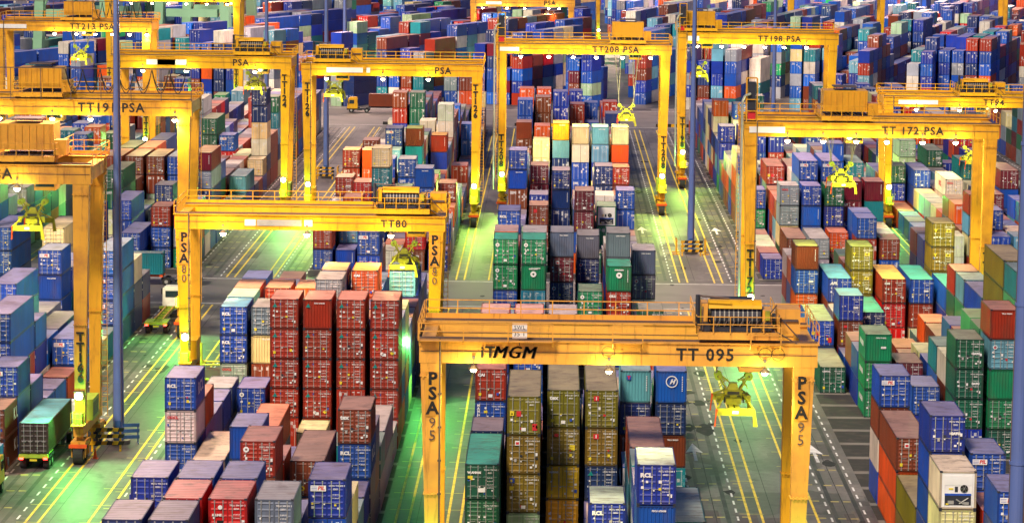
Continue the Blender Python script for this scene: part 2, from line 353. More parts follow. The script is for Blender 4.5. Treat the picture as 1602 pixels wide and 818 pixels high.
TAB='''L2 5 246.4 4 br br
C 0 212.7 4 dgt:WM dg dg
C 0 225.7 2 nb dg ?
C 0 238.7 2 rb:CAI bl:HJ nb ?
C 0 251.7 2 orp bl bl ? ?
C 0 303.7 2 gnt:circ gn:circ bl ? ?
C 0 310.2 2 orp nb ? ? ?
C 0 329.7 2 bl:RCL nb ? ? ?
C 0 402.5 2 bl:txt blW br br ?
C 0 480.5 2 brW:tex br ? ?
C 0 487.0 2 gn gn ma
C 0 493.5 2 bl bl ? ? ?
C 0 519.5 2 or or ? ? ?
C 1 219.2 4 olh:red olh:sq olh:blu lgh
C 1 251.7 2 orp bl bl ? ?
C 1 303.7 2 gnt:circ gnW:circ tl:blu ? ?
C 1 310.2 2 gyp nb ? ? ?
C 1 383.0 2 br:pink br ?
C 1 396.0 2 vb bl ?
C 1 409.0 2 ma ma:sq ? ?
C 1 448.0 2 cr:OOCL cr ? ?
C 1 474.0 2 or br ? ?
C 1 493.5 2 lbW lb ?
C 1 500.0 2 br br ? ? ?
C 1 519.5 2 or or ? ? ?
C 2 225.7 4 olh:tex olh:org ye:hap ye
C 2 251.7 2 gyp vb bl ? ?
C 2 310.2 2 dkW ma:sq nb:cres ? ?
C 2 402.5 2 nb:hap nbW nb ?
C 2 448.0 2 yeW lbW ? ? ?
C 2 513.0 2 vb vb ? ? ?
C 2 552.0 2 wh wh ?
C 3 199.7 2 vbv:RCL vb ?
C 3 225.7 4 olh:redsq olh:redsq nb:tri nb
C 3 303.7 2 gn:circ gn ?
C 3 329.7 2 dkW nb:cres nb ?
C 3 376.5 2 ma ma ? ?
C 3 383.0 2 vb:APL vb ?
C 3 441.5 2 crW wh ? ? ?
C 3 448.0 2 cr:OOCL cr:OOCL br ma
C 3 519.5 2 rb rb ? ?
C 3 552.0 2 vb vb ? ?
C 4 186.7 2 vbv:RCL blW ? ? ?
C 4 199.7 2 tl tl ? ?
C 4 206.2 4 br tl ? ?
C 4 238.7 2 lbW:T nb br ?
C 4 303.7 2 gnWt:circ rb:EMC ? ?
C 4 310.2 2 dkW dk ? ? ?
C 4 383.0 2 rg gn ?
C 4 396.0 2 wh bl ?
C 4 409.0 2 nb:circ nb ? ?
C 4 441.5 2 lbW lb ? ? ?
C 4 448.0 2 cr:OOCL cr ? ?
C 4 558.5 2 bl bl ?
C 5 206.2 4 tl dg
C 5 238.7 2 cbW:H nb brW tl
C 5 290.7 2 dg dg ?
C 5 316.7 2 dkW dk:cres ? ?
C 5 402.5 2 bl:circ bl:circ ma
C 5 409.0 2 ma
C 5 435.0 2 rb:sq br ?
C 5 441.5 2 crW orW ? ? ?
C 5 500.0 2 nbW nb ? ?
C 5 526.0 2 rb rb ? ?
L1 0 213.1 2 vb nb
L1 0 232.6 2 bl:RCL wh:OOCL bl ?
L1 0 258.6 2 gyW gy
L1 0 271.6 2 blu:RCL bl:RCL lg:OOCL ?
L1 0 278.1 2 tl bl ? ?
L1 0 284.6 2 rb bl ? ?
L1 0 291.1 2 cb bl ? ?
L1 0 317.1 2 tl bl
L1 0 330.1 2 rb bl
L1 0 415.9 2 rb:txt rb ?
L1 0 428.9 2 rby rb ? ?
L1 0 467.9 2 ma:txt
L1 0 474.4 2 br br ?
L1 0 545.9 2 wh wh
L1 1 180.6 2 nb nb ? ?
L1 1 193.6 2 vb bl ? ?
L1 2 239.1 4 or nb
L1 1 226.1 4 cr nb
L1 1 258.6 2 bl:circ bl
L1 1 271.6 2 dk crW br:tex ?
L1 1 284.6 2 rb bl ? ?
L1 1 376.9 2 blW
L1 1 428.9 2 orWy or ? ?
L1 1 487.4 2 dgW dg
L1 1 506.9 2 br rb ? ? ?
L1 1 552.4 2 wh wh ?
L1 2 180.6 2 nb bl ? ?
L1 2 187.1 2 rd br ? ?
L1 2 193.6 2 bl bl ? ?
L1 1 219.6 2 gy
L1 2 226.1 2 blW bl ?
L1 2 258.6 2 rb:tri rb:tri rb:tri rb:tri rb:tri
L1 2 284.6 2 or bl ? ?
L1 2 402.9 2 cr tl ? ? ?
L1 2 409.4 2 br br ?
L1 2 422.4 2 lg tl ?
L1 2 435.4 2 bl:PIL bl ? ? ?
L1 2 506.9 2 dg dg ? ? ?
L1 2 578.4 2 rb rb ?
L1 3 187.1 2 rd:KL rd ? ?
L1 3 193.6 2 bl nb ? ?
L1 3 206.6 2 rb:circ br nb ?
L1 3 252.1 2 cr
L1 3 258.6 2 rbW:tri rb:tri rb:tri rb:tri rb:tri
L1 3 271.6 2 gy bl ? ? ?
L1 3 278.1 2 vby:RCL bl ? ? ?
L1 3 330.1 2 bl:PIL bl ? ?
L1 3 336.6 2 rb bl ?
L1 3 415.9 2 bl:RCL bl ? ?
L1 3 435.4 2 brWl tlW ? ? ?
L1 3 480.9 2 wh wh ? ?
L1 3 584.9 2 gy bl ? ?
L1 4 187.1 2 dk nb ? ?
L1 4 193.6 2 bl gn ?
L1 4 213.1 4 br:dhl nb ?
L1 4 258.6 2 rb:tri rb:tri rb:tri rb:tri rb:tri
L1 4 278.1 2 ory:CAI or ? ? ?
L1 4 402.9 2 blW bl ? ?
L1 4 454.9 2 rbWy vbW ? ?
L1 4 480.9 2 wh wh ? ? ?
L1 4 506.9 2 lg:OOCL lg lg
L1 4 545.9 2 wh wh ?
L1 4 584.9 2 br or ? ?
L1 5 193.6 2 vb:PIL bl nb ?
L1 4 232.6 2 tl tl
L1 5 219.6 2 br:tex bl:RCL nb nb
L1 5 239.1 4 gy gy
L1 5 258.6 2 rb:tri rb:tri rb:tri rb:tri rb:tri
L1 5 297.6 2 bly:RCL bl ? ?
L1 5 409.4 2 rb:txt rb ?
L1 5 461.4 2 rb:K rb
L1 5 506.9 2 cb:PIL cb:PIL cb:PIL
L2 0 330.4 4 bl bl ? ?
L2 0 415.6 4 br br ? ?
L2 0 428.6 4 dg nb ? ?
L2 0 578.1 4 lb lb ?
L2 1 396.1 4 dg dg ? ?
L2 1 409.1 2 brW or ?
L2 1 415.6 4 br br ? ?
L2 1 428.6 4 or rb ? ?
L2 1 441.6 4 bl nb ? ?
L2 1 487.1 4 gy gy ? ? ?
L2 1 552.1 4 rd rd
L2 1 591.1 4 wh wh
L2 1 617.1 2 nb nb
L2 2 330.4 4 cr cr ? ?
L2 2 383.1 4 bl bl ?
L2 2 415.6 4 br br ? ?
L2 2 428.6 2 blW
L2 2 480.6 4 dg dg ? ?
L2 3 284.9 4 bl bl ? ?
L2 3 297.9 4 gy dk
L2 3 310.9 2 bl:PIL blW bl ?
L2 3 370.1 4 bl bl
L2 3 415.6 4 bl bl ? ?
L2 3 480.6 2 cb:PIL rd ?
L2 3 513.1 4 gy gy
L2 3 526.1 2 rb rb ? ?
L2 4 265.4 4 bl bl ? ?
L2 4 291.4 4 nb bl
L2 4 422.1 4 maW gy ? ?
L2 4 441.6 4 ma:txt ma
L2 4 474.1 4 cr:OOCL cr
L2 5 252.4 2 bl:PIL bl bl
L2 5 284.9 4 cb:PIL cb
L2 5 310.9 4 cb:PIL bl:PIL bl:PIL ?
L2 5 441.6 4 lbW bl
L2 5 474.1 2 nb nb ? ? ? ?
L2 5 480.6 4 br:txt br ?
L3 5 637.0 4 gn
R1 0 199.0 2 rw cr dg ?
R1 0 205.5 2 vb:txt bl bl bl ?
R1 0 212.0 4 ol ol
R1 0 225.0 4 br:sq orW or
R1 0 238.0 2 bl:PIL br:tex ? ?
R1 0 290.0 4 dg:CAP
R1 0 303.0 4 bll:red nb
R1 0 322.5 2 brWl bl:txt or ?
R1 0 425.0 2 bl:RCL gy ? ?
R1 0 431.5 4 cr or ? ?
R1 0 477.0 2 vb:circ vb:circ vb:circ ?
R1 0 496.5 2 or wh ? ? ?
R1 1 192.5 2 bl:PIL bl:PIL ? ?
R1 1 205.5 2 bl:PIL bl:PIL bl:PIL ?
R1 1 277.0 2 gnW:txt gn gn
R1 1 303.0 2 vbu:txt br:org ma
R1 1 316.0 4 blu:APL br ?
R1 1 373.0 4 br br
R1 1 386.0 2 gy:OOCL gy ? ?
R1 1 412.0 4 rb:red nb ? ?
R1 1 477.0 2 vb:circ vb:circ ? ?
R1 1 490.0 2 bl wh ? ? ?
R1 2 264.0 2 bl:txt ?
R1 2 277.0 2 ma nb
R1 2 309.5 4 nbt:APL nb
R1 2 322.5 2 oll:YZ ol:YZ ol ?
R1 2 373.0 4 gy gy
R1 2 386.0 2 bl:RCL cbW bl ?
R1 2 392.5 4 bl:PIL bl ? ? ?
R1 2 412.0 4 ma ma ? ?
R1 2 490.0 2 vb:circ vb:circ ? ?
R1 3 257.5 2 dg:txt dg:txt dg ?
R1 3 264.0 2 wh:OOCL br:tex ?
R1 3 290.0 4 ma
R1 3 316.0 4 rby:CAI rd:CAI rd
R1 3 386.0 2 dg:txt vb:txt nbW vb
R1 3 392.5 4 bl:PIL bl ? ? ?
R1 3 490.0 2 vb:circ vb:circ ? ?
R1 4 257.5 2 rbW lb:cres gnW gn ?
R1 4 290.0 4 br br
R1 4 316.0 4 blt:txt rb ?
R1 4 392.5 2 maW ma:sq vb:APL ?
R1 4 418.5 2 blW bl ? ? ?
R1 5 257.5 4 tl gn ? ? ? ?
R1 5 270.5 4 ol ol ? ? ? ?
R1 5 283.5 4 bl bl ? ?
R1 5 309.5 4 blt:txt vb ?
R1 5 322.5 2 ol:YZ ol:YZ ol ? ?
R1 5 392.5 2 maW tlW vb:txt blW
R1 5 418.5 4 tl tl ? ?
R1 5 490.0 2 vb:circ vb:circ ? ?
R1 5 522.5 2 vb:circ vb:circ ?
R2 0 377.3 2 rw rw
R2 0 403.3 4 bl
R2 0 429.3 4 rb:circ
R2 0 507.3 2 gy gy
R2 1 435.8 4 bl:RCL blW brW
R2 1 455.3 4 lg lg lg ?
R2 1 468.3 4 vb:RCL rb:txt
R2 2 422.8 4 wh:OOCL wh:OOCL wh
R2 3 403.3 4 ma ma ?
R2 3 468.3 4 dg:txt dg ?
R2 4 409.8 4 ma blW blW nb
R2 4 448.8 4 tl tl ?
R2 4 461.8 4 or
R2 5 409.8 4 dg dg ?'''
TALL={'olh','brh','lgh'}
class Ctn: pass
CT=[]     # every container
cells={}
Wd=2.44; PT=2.88
def parse(tok):
    a,_,mk=tok.partition(':'); c=a[:2]; rest=a[2:]; hh=2.9 if 'h' in rest else 2.6; pink=''.join(ch for ch in rest if ch in 'pvytul')
    face='W' if 'W' in rest else 'D'
    if c not in PAL: raise Exception(tok)
    if c in('rg','rw'): face='R'
    return c,face,hh,mk,pink
def add_stack(nm,k,Y,L,toks,ann=True,rnd=None):
    lng=6.06 if L==2 else 12.19
    fixed=[]
    for t in toks:
        if t=='?': t=random.choice(rnd or RNDN)
        fixed.append(parse(t))
    z=0; n=len(fixed)
    X=BX[nm]+PT*k+random.uniform(-.04,.04); 
    for i,(c,face,hh,mk,pink) in enumerate(reversed(fixed)):
        q=Ctn(); q.x=X+random.uniform(-.02,.02); q.y=Y+random.uniform(-.05,.05); q.y0=Y; q.z=z; q.h=hh-.015; q.L=lng; q.c=c; q.face=face; q.mk=mk; q.pink=pink
        q.blk=nm; q.k=k; q.n=n; q.top=n-1-i; q.ann=ann; q.rot=0; q.rgb=tuple(max(0,v*random.uniform(.85,1.15)) for v in PAL[c]); q.vis=0
        z+=hh; CT.append(q)
    cells.setdefault((nm,k),[]).append((Y,Y+lng,z))
PHASE={'C':(4.7,6.0),'R1':(4.0,2.5),'L1':(5.1,6.4),'L2':(5.4,6.1),'R2':(0,.3),'L3':(0,.3),'R3':(0,.3)}
for ln in TAB.strip().split('\n'):
    p=ln.split(); add_stack(p[0],int(p[1]),float(p[2]),int(p[3]),p[4:])
ANN={k:list(v) for k,v in cells.items()}
# cells the photograph hides behind nearer stacks: as high as the line of sight leaves them hidden
OPEN={('R1',0):(236,282)}
def fill(nm,k,ya,yb,ph,loose,lo=1,hi=4,floor=0):
    y=ya+((ph-ya)%6.5)
    while y+6.1<yb:
        if any(a-.3<y+6.06 and y<b+.3 for a,b,_ in cells.get((nm,k),[])): y+=6.5; continue
        if (nm,k) in OPEN and OPEN[(nm,k)][0]<y+6<OPEN[(nm,k)][1]+6: y+=6.5; continue
        n=None
        near=[(a,b,z) for a,b,z in ANN.get((nm,k),[]) if b<=y+.5]
        far=[(a,b,z) for a,b,z in ANN.get((nm,k),[]) if a>=y]
        lim=0
        for a,b,z in near: lim=max(lim,CAMH-(CAMH-z)*(y+6.1)/a)
        if near and min(y-b for a,b,z in near)<90: n=int((lim+.4)//2.6)
        if n is None and not loose: y+=6.5; continue
        if n is None or (n<1 and loose):
            n=random.randint(lo,hi)
            # do not cover annotated stacks behind
            for a,b,z in far:
                if a-y<60:
                    mx=CAMH-(CAMH-(z-3.2))*y/a; n=min(n,max(0,int(mx//2.6)))
        n=max(n,floor)
        if n>0: add_stack(nm,k,y,2,['?']*min(n,5),ann=False,rnd=(RNDF if nm in('L2','L3') and y<420 else None))
        y+=6.5
for nm in('C','R1','L1','L2','R2','L3','R3'):
    for k in range(6):
        mid=nm in('C','R1','L1','L2')
        if nm in('R2','L3','R3'):
            fill(nm,k,190,343,PHASE[nm][0],True,1,3,1)
        else: fill(nm,k,170,343,PHASE[nm][0],nm=='L2',1,2,0)
        fill(nm,k,371,590 if nm!='C' else 575,PHASE[nm][1],True,1 if mid else 2,3 if mid else 4,1)
# ---------------------------------------------------------------- visibility raster (decides which are built as individuals)
RW,RH=801,409; F=4750/1602*RW
Mn=np.array(Mw)
def projp(P):
    c=(np.array(P)-np.array([0,0,CAMH]))@Mn.T
    return np.stack([RW/2+F*c[:,0]/-c[:,2], RH/2-F*c[:,1]/-c[:,2]],1)
idb=-np.ones((RH,RW),np.int32)
order=sorted(range(len(CT)),key=lambda i:(-CT[i].y0,-abs(CT[i].x+1.2)//2,CT[i].z))
for i in order:
    q=CT[i]; x0,x1,y0,y1,z0,z1=q.x,q.x+Wd,q.y,q.y+q.L,q.z,q.z+q.h
    faces=[[(x0,y0,z1),(x1,y0,z1),(x1,y1,z1),(x0,y1,z1)],[(x0,y0,z0),(x1,y0,z0),(x1,y0,z1),(x0,y0,z1)]]
    if x0>0: faces.append([(x0,y0,z0),(x0,y0,z1),(x0,y1,z1),(x0,y1,z0)])
    if x1<0: faces.append([(x1,y0,z0),(x1,y0,z1),(x1,y1,z1),(x1,y1,z0)])
    for f in faces:
        P=projp(f); a=np.floor(P.min(0)).astype(int); b=np.ceil(P.max(0)).astype(int)+1
        ax,ay=max(a[0],0),max(a[1],0); bx,by=min(b[0],RW),min(b[1],RH)
        if ax>=bx or ay>=by: continue
        xx,yy=np.meshgrid(np.arange(ax,bx)+.5,np.arange(ay,by)+.5)
        pos=np.ones(xx.shape,bool); neg=np.ones(xx.shape,bool)
        for j in range(4):
            p0,p1=P[j],P[(j+1)%4]; cr_=(p1[0]-p0[0])*(yy-p0[1])-(p1[1]-p0[1])*(xx-p0[0]); pos&=cr_>=0; neg&=cr_<=0
        idb[ay:by,ax:bx][pos|neg]=i
cnt=np.bincount(idb[idb>=0],minlength=len(CT))
for i,q in enumerate(CT): q.vis=int(cnt[i])
rank=sorted([q for q in CT if q.vis>0],key=lambda q:-q.vis)
IND=rank[:300]
for r,q in enumerate(IND): q.ind=r
IS=set(id(q) for q in IND)
print('containers',len(CT),'visible',len(rank),'smallest individual px',IND[-1].vis)
# ---------------------------------------------------------------- massed containers (the far yard and everything beyond the 300 largest)
class Mass:
    def __init__(s): s.v=[];s.f=[];s.mi=[];s.uv=[];s.col=[]
    def add(s,O,ax,L,z0,z1,rgb,roof,face):
        """O front-left corner (x,y), ax unit vector along length"""
        rx=(ax[1],-ax[0]); P=[]
        for a,b in((0,0),(Wd,0),(Wd,L),(0,L)): P.append((O[0]+rx[0]*a+ax[0]*b,O[1]+rx[1]*a+ax[1]*b))
        b=len(s.v)
        for z in(z0,z1): s.v+=[(x,y,z) for x,y in P]
        sq=[(0,0),(1,0),(1,1),(0,1)]
        su=[(0,0),(L/6.06,0),(L/6.06,1),(0,1)]
        for idx,mi,uv,c in(((0,1,5,4),0 if face!='W' else 1,sq,rgb),((1,2,6,5),2,su,rgb),((2,3,7,6),1,sq,rgb),((3,0,4,7),2,su,rgb),((4,5,6,7),3,sq,roof)):
            s.f.append(tuple(b+i for i in idx)); s.mi.append(mi); s.uv+=uv; s.col+=[(*c,1)]*4
    def build(s,name):
        me=D.meshes.new(name); me.from_pydata(s.v,[],s.f)
        for m in('mdoor','mwall','mside','mroof'): me.materials.append(M[m])
        me.polygons.foreach_set('material_index',s.mi)
        u=me.uv_layers.new(name='UVMap'); u.data.foreach_set('uv',np.array(s.uv,np.float32).ravel())
        a=me.color_attributes.new('Col','FLOAT_COLOR','CORNER'); a.data.foreach_set('color',np.array(s.col,np.float32).ravel())
        me.update(); return link(me,name)
DUST_SHEEN=(.62,.47,.38)  # dusty tan, with sky sheen and overhead light painted into roof colour
def roofcol(rgb,c='',pink=False):
    k=.36 if not pink else .75
    d={'p':(.55,.42,.38),'v':(.62,.68,.55),'y':(.78,.46,.12),'t':(.08,.42,.30),'u':(.12,.38,.48),'l':(.40,.48,.12)}[pink[0]] if pink else DUST_SHEEN
    return tuple(a*(1-k)+b*k for a,b in zip(rgb,d))
near=Mass()
for q in CT:
    if id(q) in IS: continue
    near.add((q.x,q.y),(0,1),q.L,q.z,q.z+q.h-.02,q.rgb,roofcol(q.rgb,q.c,q.pink),q.face)
o=near.build('massed_containers'); tag(o,'smaller and partly hidden containers of all colours filling out the stacks','containers',None,'stuff')
# far yard: blocks turned against the near ones, in three wedges
far=Mass(); rf=random.Random(11)
def far_block(TH,keep,u0,v0,nu,nv,hmin,hmax,pal):
    ax=(math.sin(TH),math.cos(TH)); rx=(ax[1],-ax[0])
    for i in range(nu):
        runh=rf.randint(hmin,hmax); j=0
        while j<nv:
            L=2 if rf.random()<.7 else 4
            if rf.random()<.8: runh=max(hmin,min(hmax,runh+rf.choice((-2,-1,-1,1,1,2))))
            if rf.random()<.06: j+=L//2; continue
            u=u0+i*2.9; v=v0+j*6.5
            O=(ax[0]*v+rx[0]*u, 650+ax[1]*v+rx[1]*u)
            j+=L//2
            ends=(O,(O[0]+ax[0]*12.2+rx[0]*2.5,O[1]+ax[1]*12.2+rx[1]*2.5))
            if any(e[1]<644 or e[1]>1480 or abs(e[0])>e[1]*.22+30 or not keep(e[0]) for e in ends): continue
            basec=rf.choice(pal)
            for t in range(runh):
                c=basec if rf.random()<.2 else rf.choice(pal)
                g_=rf.uniform(.9,1.6); rgb=tuple(v_*g_ for v_ in PAL[c])
                far.add(O,ax,6.06 if L==2 else 12.19,t*2.6,t*2.6+2.56,rgb,roofcol(rgb),'D' if rf.random()<.8 else 'W')
for TH,keep in ((math.radians(20),lambda x:x<-52),(math.radians(20),lambda x:-48<x<12),(math.radians(14),lambda x:x>16)):
    for bi in range(-16,26):
        for bj in range(-8,14):
            far_block(TH,keep,bi*24.5,bj*99+rf.choice((0,0,3.5)),6,rf.choice((13,14)),3,6,RNDF)
o=far.build('far_yard_containers'); tag(o,'distant sea of mostly blue containers beyond the second cross road','containers',None,'stuff')

# ---------------------------------------------------------------- individual containers
_cm={}
def shared(key,fn):
    if key not in _cm: _cm[key]=fn()
    return _cm[key]
def corr(mb,p0,d,nrm,length,z0,z1,period,depth):
    """corrugated sheet from p0 along d, outward normal nrm (troughs go inwards)"""
    n=max(1,int(round(length/period))); per=length/n; pts=[]
    for i in range(n):
        s=i*per
        for t,e in((0,0),(.32,0),(.5,1),(.82,1)): pts.append((s+t*per,-depth*e))
    pts.append((length,0)); P=[]
    for z in(z0,z1):
        for s,e in pts: P.append((p0[0]+d[0]*s+nrm[0]*e,p0[1]+d[1]*s+nrm[1]*e,z))
    m=len(pts); flip=(d[0]*nrm[1]-d[1]*nrm[0])>0
    F=[]
    for i in range(m-1):
        f=(i,i+1,m+i+1,m+i); F.append(f[::-1] if flip else f)
    mb.poly(P,F)
def walls_mesh(L,h,face):
    mb=MB().mat('paint')
    corr(mb,(.015,.1),(0,1),(-1,0),L-.2,.14,h-.08,.277,.04)
    corr(mb,(Wd-.015,.1),(0,1),(1,0),L-.2,.14,h-.08,.277,.04)
    corr(mb,(.1,L-.02),(1,0),(0,1),Wd-.2,.14,h-.08,.25,.04)
    mb.poly([(.05,.1,.13),(Wd-.05,.1,.13),(Wd-.05,L-.1,.13),(.05,L-.1,.13)],[(3,2,1,0)])
    return mb.mesh('walls')
def frame_mesh(L,h,face):
    mb=MB().mat('paint')
    for x in(0,Wd-.13):
        for y in(0,L-.13): mb.box(x,y,.12,x+.13,y+.13,h-.12)
        mb.box(x+(.0 if x<1 else .07),.18,.02,x+(.06 if x<1 else .13),L-.18,.16); mb.box(x+(.0 if x<1 else .07),.18,h-.09,x+(.06 if x<1 else .13),L-.18,h-.02)
    for y in(0.0,L-.1): mb.box(.13,y+.01,.03,Wd-.13,y+.09,.15); mb.box(.13,y+.01,h-.13,Wd-.13,y+.09,h-.03)
    mb.mat('dark')
    for x in(-.004,Wd-.174):
        for y in(-.004,L-.174):
            for z in(0,h-.12): mb.box(x,y,z,x+.178,y+.178,z+.12)
    return mb.mesh('frame')
def roof_mesh(L,h):
    mb=MB().mat('roofp'); n=int(L/.55); per=(L-.16)/n; P=[];F=[]
    ys=[]
    for i in range(n):
        for t,e in((0,0),(.12,.02),(.42,.02),(.54,0)): ys.append((.08+(i+t)*per,e))
    ys.append((L-.08,0)); m=len(ys)
    for x in(.05,Wd-.05):
        for y,e in ys: P.append((x,y,h-.05+e))
    for i in range(m-1): F.append((i,m+i,m+i+1,i+1))
    mb.poly(P,F); return mb.mesh('roof')
def door_mesh(h,side,rods,nz=5):
    x0,x1=(.135,1.205) if side==0 else (1.235,Wd-.135)
    mb=MB().mat('paint'); mb.box(x0,.045,.15,x1,.085,h-.13)
    for i in range(nz+1):
        z=.2+(h-.5)*i/nz; mb.hexa([(x0+.05,-.01,z),(x1-.05,-.01,z),(x1-.05,.047,z),(x0+.05,.047,z)],[(x0+.05,.03,z+.1),(x1-.05,.03,z+.1),(x1-.05,.047,z+.1),(x0+.05,.047,z+.1)])
    mb.mat('seal'); mb.box(x0-.03,.03,.15,x0-.002,.07,h-.13); mb.box(x1+.002,.03,.15,x1+.013,.07,h-.13); mb.mat('paint')
    for x in (x0,x1-.06): mb.box(x,.02,.16,x+.06,.046,h-.14)
    if not rods: return mb.mesh('door')
    return mb.mesh('door')
def rod_mesh(h,x):
    mb=MB().mat('rod'); mb.bar((x,-.012,.10),(x,-.012,h-.10),.03,6)
    for z in(.12,.75,h*.55,h-.16): mb.box(x-.05,-.02,z-.03,x+.05,.03,z+.03)
    mb.bar((x,-.03,1.0),(x+.36 if x<1.22 else x-.36,-.03,1.02),.022,4)
    return mb.mesh('locking_rod')
def rods_all(h):
    mb=MB().mat('rod')
    for x in(.40,.93,1.51,2.04):
        mb.bar((x,-.012,.10),(x,-.012,h-.10),.03,4)
        mb.box(x-.16,-.035,1.0,x+.16,-.01,1.05)
    return mb.mesh('locking_rods')
def endwall_mesh(h):
    mb=MB().mat('paint'); corr(mb,(.12,.03),(1,0),(0,-1),Wd-.24,.14,h-.12,.245,.045); return mb.mesh('end_wall')
def unit_mesh(h):
    mb=MB().mat('white'); mb.box(.14,.03,.14,Wd-.14,.08,h-.14)
    mb.box(.3,.0,h-.95,Wd-.3,.035,h-.3)
    for x in(.28,Wd-.34): mb.box(x,-.01,.2,x+.06,.035,h-.25)
    mb.mat('dark'); mb.box(.35,.005,.3,Wd-.35,.04,.95)
    mb.mat('bluemark'); mb.box(.33,-.015,.95,Wd-.33,.03,1.08)
    mb.mat('rod'); mb.box(.55,-.03,.36,.95,.0,.6); mb.bar((1.3,-.04,.4),(1.9,-.04,.8),.04,5); mb.bar((1.1,-.04,.7),(1.6,-.04,.38),.05,6)
    mb.box(1.55,-.04,.34,1.95,0,.52)
    mb.mat('dark'); mb.box(1.0,-.012,1.2,1.2,.03,1.55)
    mb.mat('yellowmark'); mb.box(.6,-.012,1.35,.9,.02,1.45); mb.box(.42,-.04,.32,.6,-.0,.42)
    return mb.mesh('cooling_unit')
def fan_mesh(h):
    mb=MB().mat('black'); mb.bar((1.62,-.03,1.42),(1.62,.03,1.42),.26,16); mb.mat('rod')
    for i in range(3): t=i*math.pi/3; mb.bar((1.62-.24*math.cos(t),-.04,1.42-.24*math.sin(t)),(1.62+.24*math.cos(t),-.04,1.42+.24*math.sin(t)),.014,3)
    return mb.mesh('fan')
def circle(mb,x,z,r,y=-.052,n=20,r0=0):
    P=[];F=[]
    if r0<=0:
        P=[(x+r*math.cos(2*math.pi*i/n),y,z+r*math.sin(2*math.pi*i/n)) for i in range(n)]; mb.poly(P,[tuple(range(n))])
    else:
        for rr in(r,r0): P+=[(x+rr*math.cos(2*math.pi*i/n),y,z+rr*math.sin(2*math.pi*i/n)) for i in range(n)]
        mb.poly(P,[(i,(i+1)%n,n+(i+1)%n,n+i) for i in range(n)])
def quad(mb,x0,z0,x1,z1,y=-.05): mb.poly([(x0,y,z0),(x1,y,z0),(x1,y,z1),(x0,y,z1)],[(0,1,2,3)])
LY=-.055
def codes(mb,h,v,col='white'):
    pre=['TRLU','TGHU','MLCU','INKU','CRXU','FSCU'][v%6]; num=['384 201 5','728 940 1','406 113 8','251 667 3','910 552 0','675 038 4'][v%6]
    mesh_text(mb,pre+' '+num,.15,col,1.34,LY,h-.42,bold=.003)
    mesh_text(mb,['22G1','45G1','22G1','42G1'][v%4],.15,col,1.62,LY,h-.64,bold=.005)
    for i in range((3,0,2,4)[v%4]):
        z=h-1.0-i*.24
        mesh_text(mb,['30 480 KG','67 200 LB','2 220 KG','28 260 KG','33.2 CU M'][(i+v)%5],.10,col,1.58,LY,z,bold=.002)
MARKS={}
